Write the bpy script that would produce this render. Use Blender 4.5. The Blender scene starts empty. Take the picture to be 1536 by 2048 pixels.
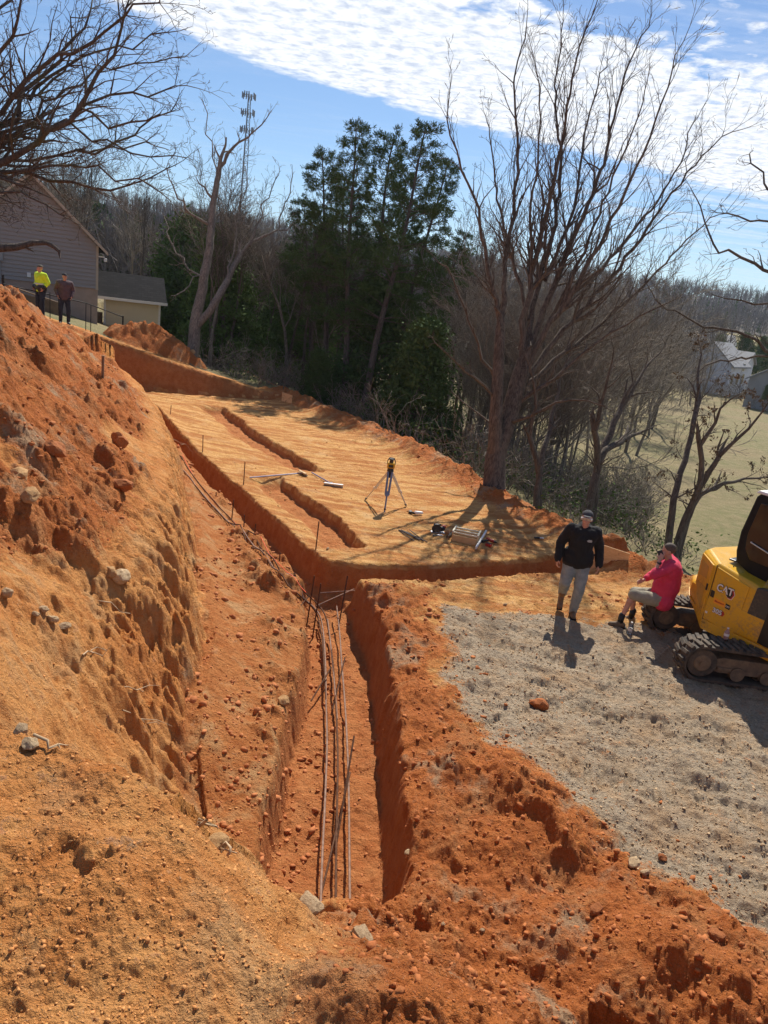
import bpy, bmesh, math, random
import numpy as np
from mathutils import Vector, Matrix
rad = math.radians
sc = bpy.context.scene
C = sc.collection

# ---------------------------------------------------------------- camera
H, PITCH, ROLL, FPX = 4.6, rad(16.5), rad(7.5), 1480.0
FWD = Vector((0, math.cos(PITCH), -math.sin(PITCH)))
UP0 = Vector((0, math.sin(PITCH), math.cos(PITCH)))
RT0 = Vector((1, 0, 0))
CR = RT0 * math.cos(ROLL) + UP0 * math.sin(ROLL)
CU = -RT0 * math.sin(ROLL) + UP0 * math.cos(ROLL)
cam = bpy.data.cameras.new('camera')
cam.sensor_fit = 'HORIZONTAL'; cam.sensor_width = 36; cam.lens = 36 * FPX / 1536
cam.clip_start = 0.05; cam.clip_end = 9000
co = bpy.data.objects.new('camera', cam); C.objects.link(co)
m = Matrix((CR, CU, -FWD)).transposed().to_4x4(); m.translation = (0, 0, H)
co.matrix_world = m
sc.camera = co
EYE = Vector((0, 0, H))
def ray(x, y):                      # photo pixel (1536x2048) -> direction
    return FWD + CR * ((x - 768) / FPX) - CU * ((y - 1024) / FPX)
def onz(x, y, z):                   # world point at height z seen at that pixel
    d = ray(x, y); return EYE + d * ((z - H) / d.z)
def ony(x, y, Y):
    d = ray(x, y); return EYE + d * (Y / d.y)
def att(x, y, t):
    return EYE + ray(x, y) * t

# ---------------------------------------------------------------- light
SUN_EL, SUN_AZ = rad(47), rad(9)   # azimuth from +Y towards +X
sd = Vector((math.sin(SUN_AZ) * math.cos(SUN_EL), math.cos(SUN_AZ) * math.cos(SUN_EL), math.sin(SUN_EL)))
sl = bpy.data.lights.new('sun', 'SUN'); sl.energy = 5.0; sl.angle = rad(0.53); sl.color = (1, .93, .82)
so = bpy.data.objects.new('sun', sl); C.objects.link(so); so.rotation_euler = (-sd).to_track_quat('-Z', 'Y').to_euler()
w = bpy.data.worlds.new('World'); sc.world = w; w.use_nodes = True
NT = w.node_tree; NT.nodes.clear()
def N(t, typ, **kw):
    n = t.nodes.new(typ)
    for k, v in kw.items():
        if k.startswith('i_'):
            key = k[2:]
            n.inputs[int(key) if key.isdigit() else key.replace('_', ' ')].default_value = v
        else: setattr(n, k, v)
    return n
def L(t, a, b): t.links.new(a, b)
def mth(t, op, a, b=None, c=None, clamp=False):
    n = t.nodes.new('ShaderNodeMath'); n.operation = op; n.use_clamp = clamp
    for i, v in enumerate((a, b, c)):
        if v is None: continue
        if isinstance(v, (int, float)): n.inputs[i].default_value = v
        else: t.links.new(v, n.inputs[i])
    return n.outputs[0]
def ramp(t, fac, stops, interp='LINEAR'):
    n = t.nodes.new('ShaderNodeValToRGB'); n.color_ramp.interpolation = interp
    e = n.color_ramp.elements
    while len(e) < len(stops): e.new(0.5)
    for i, (p, c) in enumerate(stops):
        e[i].position = p; e[i].color = (*c, 1) if len(c) == 3 else c
    t.links.new(fac, n.inputs[0]); return n.outputs[0]
def mix(t, f, a, b, typ='MIX'):
    n = t.nodes.new('ShaderNodeMix'); n.data_type = 'RGBA'; n.blend_type = typ
    for s, v in ((n.inputs[0], f), (n.inputs[6], a), (n.inputs[7], b)):
        if isinstance(v, (int, float)): s.default_value = v
        elif isinstance(v, tuple): s.default_value = (*v, 1) if len(v) == 3 else v
        else: t.links.new(v, s)
    return n.outputs[2]
def noise(t, vec, scale, detail=4, rough=.55, dist=0, dim='3D'):
    n = t.nodes.new('ShaderNodeTexNoise'); n.inputs['Scale'].default_value = scale
    n.inputs['Detail'].default_value = detail; n.inputs['Roughness'].default_value = rough; n.inputs['Distortion'].default_value = dist
    if vec is not None: t.links.new(vec, n.inputs['Vector'])
    return n.outputs[0]
sky = N(NT, 'ShaderNodeTexSky', sky_type='NISHITA', sun_disc=False, sun_elevation=SUN_EL, sun_rotation=SUN_AZ,
        air_density=1.0, dust_density=0.3, ozone_density=3.0, altitude=300)
tc = N(NT, 'ShaderNodeTexCoord')
sep = N(NT, 'ShaderNodeSeparateXYZ'); L(NT, tc.outputs['Generated'], sep.inputs[0])
zz = mth(NT, 'MAXIMUM', sep.outputs[2], 0.02)
u = mth(NT, 'DIVIDE', sep.outputs[0], zz); v = mth(NT, 'DIVIDE', sep.outputs[1], zz)
cmb = N(NT, 'ShaderNodeCombineXYZ'); L(NT, u, cmb.inputs[0]); L(NT, v, cmb.inputs[1])
P = cmb.outputs[0]
# band of altocumulus: lower edge runs v = 4.78 + .5 u (cloud-plane units), upper gap v ~ 2.75 + .35 u
wob = noise(NT, P, 1.3, 5, .6)
wob = mth(NT, 'MULTIPLY', mth(NT, 'SUBTRACT', wob, .5), 1.5)
un = mth(NT, 'MAXIMUM', mth(NT, 'SUBTRACT', -.1, u), 0)
edge1 = mth(NT, 'SUBTRACT', mth(NT, 'ADD', mth(NT, 'MULTIPLY', u, .50), 4.82), v)
edge1 = mth(NT, 'SUBTRACT', edge1, mth(NT, 'MULTIPLY', mth(NT, 'MULTIPLY', un, un), .28))      # >0 : above the lower edge
edge1 = mth(NT, 'ADD', edge1, mth(NT, 'MULTIPLY', wob, .35))
edge1 = mth(NT, 'ADD', edge1, mth(NT, 'MULTIPLY', mth(NT, 'SUBTRACT', noise(NT, P, 7, 5, .65), .5), .35))
band = mth(NT, 'MULTIPLY', edge1, 6.0, clamp=True)
fine = noise(NT, P, 12.0, 6, .62, .3)
puff = N(NT, 'ShaderNodeTexVoronoi', feature='SMOOTH_F1'); puff.inputs['Scale'].default_value = 8; puff.inputs['Smoothness'].default_value = .8
L(NT, mix(NT, .12, P, noise(NT, P, 3, 4)), puff.inputs['Vector'])
gapl = mth(NT, 'SUBTRACT', v, mth(NT, 'ADD', mth(NT, 'MULTIPLY', u, .42), 2.72))        # >0 : inside the dense band
gapl = mth(NT, 'ADD', gapl, mth(NT, 'MULTIPLY', wob, .7))
dense = mth(NT, 'MULTIPLY_ADD', gapl, 1.3, .12, clamp=True)
cov = mth(NT, 'ADD', mth(NT, 'MULTIPLY', dense, 1.25), mth(NT, 'MULTIPLY', fine, 1.6))
cov = mth(NT, 'SUBTRACT', cov, mth(NT, 'MULTIPLY', puff.outputs[0], 1.1))
cov = mth(NT, 'SUBTRACT', cov, .42)
cov = mth(NT, 'MULTIPLY', cov, 2.3, clamp=True)
cov = mth(NT, 'MULTIPLY', cov, band)
# thin streaks low in the sky, right side
st = N(NT, 'ShaderNodeMapping'); st.inputs['Scale'].default_value = (.35, 1.3, 1); st.inputs['Rotation'].default_value = (0, 0, rad(-27)); L(NT, P, st.inputs[0])
wisp = noise(NT, st.outputs[0], 1.5, 7, .68, 1.2)
wm = mth(NT, 'MULTIPLY', mth(NT, 'ADD', mth(NT, 'MULTIPLY', u, .45), -.15, clamp=True), 1.0, clamp=True)
wisp = mth(NT, 'MULTIPLY', mth(NT, 'MULTIPLY', mth(NT, 'SUBTRACT', wisp, .47), 5.0, clamp=True), mth(NT, 'MULTIPLY_ADD', wm, .75, .1))
hz = mth(NT, 'MULTIPLY', mth(NT, 'SUBTRACT', sep.outputs[2], .03), 9, clamp=True)
wisp = mth(NT, 'MULTIPLY', wisp, hz)
cov = mth(NT, 'MAXIMUM', cov, wisp)
shade = mth(NT, 'MULTIPLY_ADD', noise(NT, P, 14, 6, .62, .3), 1.5, .08, clamp=True)
cc = ramp(NT, shade, [(.55, (7.0, 8.1, 10.2)), (.9, (12.2, 12.6, 13.2))])
skyt = mix(NT, 1.0, sky.outputs[0], (.98, 1.14, 1.30), 'MULTIPLY')
skc = mix(NT, cov, skyt, cc)
bg = N(NT, 'ShaderNodeBackground'); bg.inputs[1].default_value = 0.064
L(NT, skc, bg.inputs[0])
wo = N(NT, 'ShaderNodeOutputWorld'); L(NT, bg.outputs[0], wo.inputs[0])
sc.view_settings.view_transform = 'Standard'; sc.view_settings.look = 'None'
sc.view_settings.exposure = 0.40; sc.view_settings.gamma = 1.0

# ---------------------------------------------------------------- helpers
def meta(o, label=None, cat=None, group=None, kind=None):
    if label: o['label'] = label
    if cat: o['category'] = cat
    if group: o['group'] = group
    if kind: o['kind'] = kind
    return o
def empty(name, loc, label=None, cat=None, group=None, rz=0):
    o = bpy.data.objects.new(name, None); C.objects.link(o); o.location = loc; o.rotation_euler = (0, 0, rz)
    o.empty_display_size = .1
    return meta(o, label, cat, group)
def mesh_np(name, V, F, mat=None, parent=None, smooth=False):
    """V (n,3), F (m,k) same-k faces or list of arrays"""
    me = bpy.data.meshes.new(name)
    V = np.asarray(V, dtype=np.float32)
    Fs = F if isinstance(F, list) else [F]
    Fs = [np.asarray(f, dtype=np.int32) for f in Fs if len(f)]
    loops = np.concatenate([f.ravel() for f in Fs]); tot = np.concatenate([np.full(len(f), f.shape[1], np.int32) for f in Fs])
    start = np.concatenate([[0], np.cumsum(tot)[:-1]]).astype(np.int32)
    me.vertices.add(len(V)); me.vertices.foreach_set('co', V.ravel())
    me.loops.add(len(loops)); me.loops.foreach_set('vertex_index', loops)
    me.polygons.add(len(tot)); me.polygons.foreach_set('loop_start', start); me.polygons.foreach_set('loop_total', tot)
    if smooth: me.polygons.foreach_set('use_smooth', np.ones(len(tot), bool))
    me.update(calc_edges=True)
    if mat: me.materials.append(mat)
    o = bpy.data.objects.new(name, me); C.objects.link(o)
    if parent: o.parent = parent
    return o
def material(name, build=None, color=(.5, .5, .5), rough=.6, metal=0, **kw):
    m = bpy.data.materials.new(name); m.use_nodes = True
    t = m.node_tree; b = t.nodes['Principled BSDF']
    b.inputs['Base Color'].default_value = (*color, 1); b.inputs['Roughness'].default_value = rough; b.inputs['Metallic'].default_value = metal
    for k, v in kw.items(): b.inputs[k.replace('_', ' ')].default_value = v
    if build: build(t, b)
    return m
def objco(t): return N(t, 'ShaderNodeTexCoord').outputs['Object']
def geo(t): return N(t, 'ShaderNodeNewGeometry').outputs['Position']
def bump(t, b, h, strength=.5, dist=.02):
    n = t.nodes.new('ShaderNodeBump'); n.inputs['Strength'].default_value = strength; n.inputs['Distance'].default_value = dist
    t.links.new(h, n.inputs['Height']); t.links.new(n.outputs[0], b.inputs['Normal']); return n
def mottled(name, c1, c2, scale=8, rough=.7, metal=0, bmp=.0, bs=30, **kw):
    def f(t, b):
        p = objco(t); n = noise(t, p, scale, 6, .6)
        L(t, ramp(t, n, [(.3, c1), (.7, c2)]), b.inputs['Base Color'])
        if bmp: bump(t, b, noise(t, p, bs, 4), bmp, .01)
    return material(name, f, rough=rough, metal=metal, **kw)

# ---------------------------------------------------------------- numpy noise
def _h(ix, iy, s):
    x = (ix.astype(np.int64) * 374761393 + iy.astype(np.int64) * 668265263 + s * 2147483647) & 0xFFFFFFFF
    x = ((x ^ (x >> 13)) * 1274126177) & 0xFFFFFFFF
    return ((x ^ (x >> 16)) & 0xFFFFFF) / float(0x1000000)
def vn(x, y, s=0):
    ix = np.floor(x); iy = np.floor(y); fx = x - ix; fy = y - iy
    fx = fx * fx * (3 - 2 * fx); fy = fy * fy * (3 - 2 * fy)
    a = _h(ix, iy, s); b = _h(ix + 1, iy, s); c = _h(ix, iy + 1, s); d = _h(ix + 1, iy + 1, s)
    return (a + (b - a) * fx) * (1 - fy) + (c + (d - c) * fx) * fy - .5
def fbm(x, y, f, o=4, s=0, g=.5):
    r = 0; a = 1
    for i in range(o):
        ang = .6 * i
        r = r + a * vn((x * math.cos(ang) - y * math.sin(ang)) * f, (x * math.sin(ang) + y * math.cos(ang)) * f, s + i * 17)
        f *= 2.03; a *= g
    return r
def lumps(x, y, f, s=0, prob=.7, ang=False):
    """rounded (or faceted) clods: union of spherical caps on a jittered grid, height in cell units"""
    wx = .55 * (vn(x * f * 1.7, y * f * 1.7, s + 71) + .6 * vn(x * f * 4.1, y * f * 4.1, s + 73)); wy = .55 * (vn(x * f * 1.7 + 40, y * f * 1.7, s + 75) + .6 * vn(x * f * 4.1, y * f * 4.1 + 9, s + 77))
    x = x * f + wx; y = y * f + wy; ix = np.floor(x); iy = np.floor(y); out = np.zeros_like(x)
    for dx in (-1, 0, 1):
        for dy in (-1, 0, 1):
            cx = ix + dx; cy = iy + dy
            px = cx + _h(cx, cy, s); py = cy + _h(cx, cy, s + 5); R = .18 + .5 * _h(cx, cy, s + 9) ** 2
            R = np.where(_h(cx, cy, s + 13) < prob, R, 0)
            th = _h(cx, cy, s + 21) * 6.28; k = 1 + .7 * _h(cx, cy, s + 25)
            ddx = x - px; ddy = y - py
            a = (ddx * np.cos(th) + ddy * np.sin(th)) * k; b = -ddx * np.sin(th) + ddy * np.cos(th)
            if ang: d2 = (np.maximum(np.abs(a), np.abs(b)) * .75 + .25 * (np.abs(a) + np.abs(b))) ** 2 * 1.1
            else: d2 = a * a + b * b
            out = np.maximum(out, np.where(R > 0, np.maximum(R * R - d2, 0) / np.maximum(R, .05), 0))
    return out / f
def billow(x, y, f, o=4, s=0, g=.55):
    r = 0; a = 1
    for i in range(o):
        ang = .7 * i + .3
        r = r + a * np.abs(vn((x * math.cos(ang) - y * math.sin(ang)) * f, (x * math.sin(ang) + y * math.cos(ang)) * f, s + i * 13)); f *= 2.1; a *= g
    return r
def polydist(x, y, pts):
    """distance to a polyline, and interpolated attribute index (vertex number + t)"""
    best = np.full(x.shape, 1e18); q = np.zeros(x.shape)
    for i in range(len(pts) - 1):
        ax, ay = pts[i][:2]; bx, by = pts[i + 1][:2]; vx = bx - ax; vy = by - ay; l2 = vx * vx + vy * vy
        t = np.clip(((x - ax) * vx + (y - ay) * vy) / l2, 0, 1)
        d = (x - ax - t * vx) ** 2 + (y - ay - t * vy) ** 2
        mk = d < best; best = np.where(mk, d, best); q = np.where(mk, i + t, q)
    return np.sqrt(best), q
def inside(x, y, poly):
    r = np.zeros(x.shape, bool); n = len(poly)
    for i in range(n):
        x1, y1 = poly[i][:2]; x2, y2 = poly[(i + 1) % n][:2]
        if y1 == y2: continue
        c = ((y1 > y) != (y2 > y)) & (x < (x2 - x1) * (y - y1) / (y2 - y1) + x1)
        r ^= c
    return r
def sst(a, b, x):
    t = np.clip((x - a) / (b - a), 0, 1); return t * t * (3 - 2 * t)

# ---------------------------------------------------------------- terrain
# foot line of the dug-out bank: x, y, width of the face, bluntness of the toe
FOOT = [(14, 1.6, 3.2), (6, 2.9, 3.0), (4.2, 3.5, 2.8), (2.4, 3.75, 2.8), (1.2, 4.1, 2.6), (.5, 4.5, 2.5), (-.1, 4.75, 2.4), (-.62, 4.75, 2.2), (-1.12, 5.25, 1.7), (-1.45, 6.05, 1.35),
        (-1.62, 6.8, 1.05), (-1.86, 8.25, .8), (-2.35, 9.8, .7), (-3.1, 12.03, .65), (-5.1, 17.5, .6), (-7.5, 22.5, .6), (-8.7, 24.5, .5),
        (-10.2, 25.6, .5), (-12.3, 25.9, .4), (-12.5, 26.6, .3), (-9.6, 27.25, .28), (-6.6, 28.6, .3), (-3.6, 30.0, .4)]
CUT = FOOT + [(40, 80), (60, -10), (14, 1.0)]
EL = [(-30, 71), (-3.4, 28.4), (.5, 22.9), (2.5, 18.2), (3.9, 15.9), (5.0, 13.75), (7, 13.1), (12, 13.0), (40, 16)]
PADL = [(-9.5, 26.9), (-4.85, 18.36), (-3.02, 15.57), (-1.96, 13.88), (-1.1, 12.39), (-.72, 11.95)]
FRT = [(-.95, 11.65), (-.2, 11.75), (.8, 12.05), (2.0, 12.65), (3.4, 13.45), (5.2, 14.2)]
G1 = [(-6.35, 25.9), (-5.3, 24.1), (-4.1, 21.9), (-3.0, 20.3), (-1.55, 18.1)]
G2 = [(-2.75, 17.3), (-1.75, 15.6), (-1.0, 14.5), (-.55, 13.4), (-.3, 12.9)]
NT_L = [(-1.25, 11.2), (-.96, 9.87), (-.80, 8.2), (-.70, 6.54), (-.62, 5.0)]
NTC = [(-.72, 11.2), (-.42, 9.9), (-.20, 8.2), (-.10, 6.6), (-.05, 5.15)]     # centre line of the near trench
def sE(x, y):
    return (x - 3.72) * -.85 + (y - 15.83) * -.52
def base_far(x, y):
    r = np.hypot(x, y); az = np.degrees(np.arctan2(x, y))
    z = -3.8 - .6 * sst(60, 130, r)
    z = z + 8.5 * sst(150, 320, r) + (26 + 5 * fbm(x, y, .004, 3, 5)) * sst(300, 620, r) * (1 - .25 * sst(10, 40, az))
    left = sst(6, -8, az)
    z = z + left * (6.0 * sst(60, 190, r))
    return z
def natural(x, y):
    s = sE(x, y)
    up = np.where(s < 11, .26 * s, .26 * 11 + .11 * (s - 11))
    d, q = polydist(x, y, EL)
    fall = -np.minimum(d * .26, 12)
    below = inside(x, y, EL + [(200, 16), (200, 300), (-30, 300)])
    z = np.where(below, fall, np.maximum(up, 0) * 1.0)
    far = base_far(x, y); r = np.hypot(x, y)
    z = np.where(below, np.maximum(z, far), z)
    f = sst(45, 110, r)
    return z * (1 - f) + far * f, below, d
def terrain(x, y, detail=True, masks=False):
    x = np.asarray(x, float); y = np.asarray(y, float)
    nat, below, dE = natural(x, y)
    r = np.hypot(x, y)
    d, q = polydist(x, y, FOOT)
    wv = np.array([p[2] for p in FOOT]); wv = np.interp(q, np.arange(len(FOOT)), wv)
    ins = inside(x, y, CUT)
    vx = np.cumsum([0] + [math.dist(FOOT[i][:2], FOOT[i + 1][:2]) for i in range(len(FOOT) - 1)])
    al = np.interp(q, np.arange(len(FOOT)), vx)                       # metres along the foot
    near = sst(9.8, 6.6, q)                                           # 1 = soft near bank, 0 = toothed cut face
    # bucket-tooth grooves and blocks shift the face in and out
    gro = .30 * fbm(al, al * 0 + 3, .45, 3, 7) + (1 - near) * (.22 * np.abs(fbm(al + .25 * d, al * 0, 2.2, 2, 11)) + .26 * np.abs(fbm(al + .2 * d, d * .35, 4.6, 2, 12)) + .13 * fbm(al + .1 * d, d * .9, 10, 3, 14))
    gro = gro + .35 * near * fbm(x, y, .8, 4, 13)
    de = np.where(ins, -d, d) + gro * np.clip(wv * 1.2, .25, 1.2) * (.10 + .90 * sst(-.02, .35, np.where(ins, -d, d)))
    t = np.clip(de / wv, 0, 1)
    up2 = np.clip((de - wv * .9) / 3.2, 0, 1)
    S_steep = .60 * (1 - (1 - t) ** 1.6) + .40 * (1 - (1 - up2) ** 1.5)
    S_steep = np.where(q > 16.5, 1 - (1 - t) ** 1.6, S_steep)
    S_soft = t * .8 + .2 * t * t * (3 - 2 * t)
    S = S_steep * (1 - near) + S_soft * near
    low = np.where(below, nat, 0.0)
    spoil = .75 * sst(1.0, 4.5, d) * (~ins) * sst(-13.5, -9, x) * sst(24, 20, y) * (1 + .5 * fbm(x, y, .3, 3, 21)) * sst(2, 5, y + 0 * x)
    high = nat + np.where(~ins & ~below, spoil, 0)
    z = low + np.maximum(high - low, 0) * S
    # talus at the bank's foot
    tal = .34 * np.exp(-np.maximum(-de, 0) / .42) * (q > 7) * (q < 16) * (~below)
    z = np.where((q > 7) & (q < 16) & (~below), np.maximum(z, .34 * np.exp(-np.maximum(-de, 0) / .42) * sst(5.4, 6.6, y) * sst(16, 15.4, q) + .03 * sst(5.4, 6.6, y)), z)
    # ------- masks
    onpad = (~below) & ins
    cut_far = sst(.2, .0, polydist(x, y, PADL)[0])
    # trenches
    def carve(z, pts, hw, depth, wall=.07, ws=0, hws=None):
        dd, qq = polydist(x, y, pts)
        h = hw if hws is None else np.interp(qq, np.arange(len(hws)), hws)
        nk = .95 if ws == 7 else 1.0
        dd = dd + nk * (.09 * fbm(x, y, 1.6, 4, 31 + ws, .55) + .028 * fbm(x, y, 9, 3, 33 + ws))
        k = sst(h + wall, h - wall, dd)
        fl = -depth + .05 * fbm(x, y, 2.2, 3, 35)
        return z * (1 - k) + np.minimum(z, fl) * k, k
    n1x, n1y = -.875, -.485
    LT = [(a + n1x * .34, b + n1y * .34) for a, b in PADL]
    # side bench between trench and bank slopes a little to the trench
    z, k1 = carve(z, LT, .26, .52)
    z, k2 = carve(z, FRT, .30, .50, ws=3)
    z, k3 = carve(z, NTC, .50, .62, .09, ws=7, hws=[.42, .46, .52, .58, .62])
    z, k4 = carve(z, [(-9.5, 26.95), (-6.6, 28.25), (-3.7, 29.6)], .22, .35, ws=9)
    kt = np.maximum(np.maximum(k1, k2), np.maximum(k3, k4))
    # shallow middle grooves on the pad: right side steep, left side ramped
    kg = 0
    for G, s0 in ((G1, 41), (G2, 43)):
        dd, qq = polydist(x, y, G)
        i = np.clip(qq.astype(int), 0, len(G) - 2); gx = np.array([p[0] for p in G]); gy = np.array([p[1] for p in G])
        side = (gx[i + 1] - gx[i]) * (y - gy[i]) - (gy[i + 1] - gy[i]) * (x - gx[i])   # <0 : left of line walking to camera
        sdn = dd * np.sign(side) + .13 * fbm(x, y, 2.2, 5, s0, .6)
        prof = np.where(sdn > 0, sst(.13, .05, sdn), .35 * sst(-1.5, -.5, sdn) + .65 * sst(-.72, -.42, sdn))
        ends = sst(-.0, .3, qq) * sst(len(G) - 1.0, len(G) - 1.5, qq)
        z = z - .26 * prof * ends * (kt < .5); kg = np.maximum(kg, prof * ends)
    # windrow of loose dirt along the outer edge of the pad, heaps
    be = np.exp(-((dE - .25) / .55) ** 2) * sst(60, 30, y + 0 * x) * sst(7.8, 4.6, x)
    z = z + be * (.16 + .25 * np.maximum(fbm(x, y, .9, 3, 51) + .2, 0))
    def heap(cx, cy, rx, ry, h, th=0, s=0):
        c, sn = math.cos(th), math.sin(th)
        a = ((x - cx) * c + (y - cy) * sn) / rx; b = (-(x - cx) * sn + (y - cy) * c) / ry
        rr = np.sqrt(a * a + b * b) + .25 * fbm(x, y, .9, 4, 61 + s)
        return h * np.clip(1 - rr, 0, 1) ** .8
    hp = heap(-9.9, 29.9, 2.0, 1.3, 1.0, .45, 1)
    z = z + hp
    # strip of loose red dirt east of the near trench and in the foreground
    REDR = [(.55, 11.4), (1.25, 10.1), (.98, 8.8), (1.45, 7.4), (2.3, 6.0), (2.75, 5.25), (3.6, 4.7), (5.5, 4.2)]
    dr, qr = polydist(x, y, REDR)
    redin = inside(x, y, REDR + [(20, 3.6), (20, -6), (-.3, -6), (-.3, 11)])
    sr = np.where(redin, dr, -dr) + .75 * fbm(x, y, 1.1, 5, 71, .6)
    red = sst(-.25, .5, sr) * (~below) * (1 - sst(-.25, .25, -.08 - x + .06 * (4.4 - y) + .3 * fbm(x, y, 1.2, 4, 72)) * sst(4.9, 4.5, y + 0 * x))
    z = z + red * (1 - kt) * (.09 + .16 * fbm(x, y, .9, 3, 73)) * sst(-.1, 1.5, sr)
    z = z + heap(2.75, 4.25, 1.6, .75, .30, -.35, 2) + heap(1.4, 5.9, 1.1, .9, .2, .5, 3) + heap(.9, 10.2, .9, .7, .15, 0, 4) * (1 - kt)
    gravel = (1 - red) * onpad * sst(-.15, .25, (x - .95) - .05 * (y - 9) + .3 * fbm(x, y, 1.1, 4, 75)) * sst(11.0, 10.55, y - .12 * (x - 3) + .25 * fbm(x, y, 1.6, 4, 76))
    pad = onpad * (1 - red) * (1 - gravel)
    loosebank = sst(-.1, .7, de - wv) * (~ins) * sst(4.9, 5.7, y - .25 * (x + 3) + .7 * fbm(x, y, .8, 3, 77)) * (~below)
    loosebank = loosebank * sst(-.25, -.02, fbm(x, y, .55, 3, 79) + .12) * sst(26, 24, y + 0 * x)
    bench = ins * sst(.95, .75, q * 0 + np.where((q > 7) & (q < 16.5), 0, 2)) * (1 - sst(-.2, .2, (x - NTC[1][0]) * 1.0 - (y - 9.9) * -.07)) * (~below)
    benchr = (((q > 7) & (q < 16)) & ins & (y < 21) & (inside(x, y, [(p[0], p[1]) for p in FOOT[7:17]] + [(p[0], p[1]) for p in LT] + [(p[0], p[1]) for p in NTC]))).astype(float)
    z = z + (~ins) * (1 - near) * 0 - benchr * .10 * sst(.6, 1.6, d) * (1 - kt)
    strip = onpad * (1 - gravel) * (1 - red) * (1 - kt) * (x > -.6) * sst(.25, .5, polydist(x, y, FRT)[0]) * inside(x, y, FRT + [(30, 14), (30, 0), (-.5, 0), (-.5, 11)])
    dtr = np.minimum(polydist(x, y, LT)[0], polydist(x, y, NTC)[0])
    z = z - benchr * .08 * sst(.9, .5, dtr) * (1 - kt)
    if detail:
        z = z + strip * (.05 * fbm(x, y, 1.5, 4, 151) + .8 * lumps(x, y, 9, 152, .35) + .7 * lumps(x, y, 24, 153, .6))
        L1 = np.clip(np.maximum(np.maximum(red, loosebank * 1.3), hp * 2) + 1.05 * benchr * sst(.3, .8, d) * sst(-.34, .04, fbm(x, y, 1.3, 3, 161)) * (.6 + .4 * sst(.42, .6, dtr)) + be * .8, 0, 1.3)
        L1 = L1 * (1 - .9 * kt)
        near_soft = (~ins) * near * (1 - loosebank) * (1 - red)
        gate = sst(-.12, .22, fbm(x, y, 1.4, 3, 81))
        z = z + L1 * (.16 * fbm(x, y, 1.6, 5, 83, .6) + .5 * lumps(x, y, 2.2, 91, .18) * gate + .38 * lumps(x, y, 5.5, 93, .3) * gate + .35 * lumps(x, y, 14, 95, .4) + .4 * lumps(x, y, 32, 96, .5) + .21 * billow(x + .03 * fbm(x, y, 9, 2, 86), y, 2.8, 5, 87, .5) * (.35 + .9 * gate) + .030 * billow(x, y, 24, 3, 89, .6))
        z = z + near_soft * (-.07 + .20 * fbm(x, y, .9, 4, 97, .45) + .016 * fbm(x, y, 9, 3, 98, .55) + .014 * fbm(x, y, 40, 3, 94, .6) + .09 * billow(x, y, 2.2, 5, 90, .55) * (.2 + gate) + .3 * lumps(x, y, 40, 100, .4) + .3 * lumps(x, y, 3.5, 101, .12))
        face = np.clip(4 * t * (1 - t), 0, 1) * (~below) * (1 - .85 * near)
        z = z + face * (.12 * fbm(x, y, 4, 5, 103, .6) + .07 * fbm(x, y, 15, 3, 105, .6) )
        # chunky breaks on the near bank
        z = z - near * (~ins) * .22 * sst(.10, .24, fbm(x, y, .95, 4, 107)) * sst(.9, .25, t)
        ug = (x * .485 - y * .875)
        trk = fbm(ug * .5, (x * .875 + y * .485) * 3.0, 1.6, 4, 109)
        z = z + pad * (1 - kt) * (.022 * billow(x * .55 + y * .2, y * 1.5, 5, 4, 110, .65) + .05 * kg * fbm(x, y, 5, 3, 112) + .018 * trk + .014 * fbm(x, y, 6, 4, 111) + .25 * lumps(x, y, 11, 113, .22) + .03 * fbm(x, y, .7, 3, 115))
        tr2 = fbm((x * .34 + y * .94) * 2.6, (x * .94 - y * .34) * .9, 1.7, 5, 117, .6)
        z = z + gravel * (.075 * tr2 + .035 * fbm(x, y, 2.2, 3, 118) + .045 * fbm(x, y, 4.5, 4, 119, .6) + .045 * billow(x, y, 7, 4, 121, .6) + .25 * lumps(x, y, 50, 122, .6))
        # cleat marks of the tracks
        for (ax, ay, bx, by) in ((2.2, 6.9, 5.6, 6.1), (1.9, 8.3, 5.6, 7.5), (1.6, 9.6, 4.2, 9.1), (3.2, 5.6, 5.6, 4.9)):
            vx_, vy_ = bx - ax, by - ay; ln = math.hypot(vx_, vy_); a_ = ((x - ax) * vx_ + (y - ay) * vy_) / ln; b_ = np.abs(-(x - ax) * vy_ + (y - ay) * vx_) / ln
            z = z - gravel * .030 * sst(.20, .14, b_) * sst(-.3, .3, np.sin(a_ * 45)) * (a_ > 0) * (a_ < ln)
        z = z + kt * (.04 * fbm(x, y, 7, 4, 123) + .35 * lumps(x, y, 14, 125, .4))
        gr = below * sst(.6, 1.5, dE)
        z = z + gr * (.08 * fbm(x, y, .5, 4, 127) + .03 * fbm(x, y, 4, 3, 129))
        undist = (~ins) * (~below) * sst(22, 25, y + 0 * x)
        z = z + undist * .05 * fbm(x, y, 1.2, 4, 131)
    if not masks: return z
    grass = below * sst(.5, 1.1, dE + .5 * fbm(x, y, .9, 4, 133))
    natg = (de > wv + 1.2) * ((~ins) & (~below)) * sst(25.5, 27, y + .5 * x * 0 + .8 * fbm(x, y, .5, 3, 135)) * (hp < .03)
    grass = np.maximum(grass, natg * .999)
    tz = t
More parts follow.
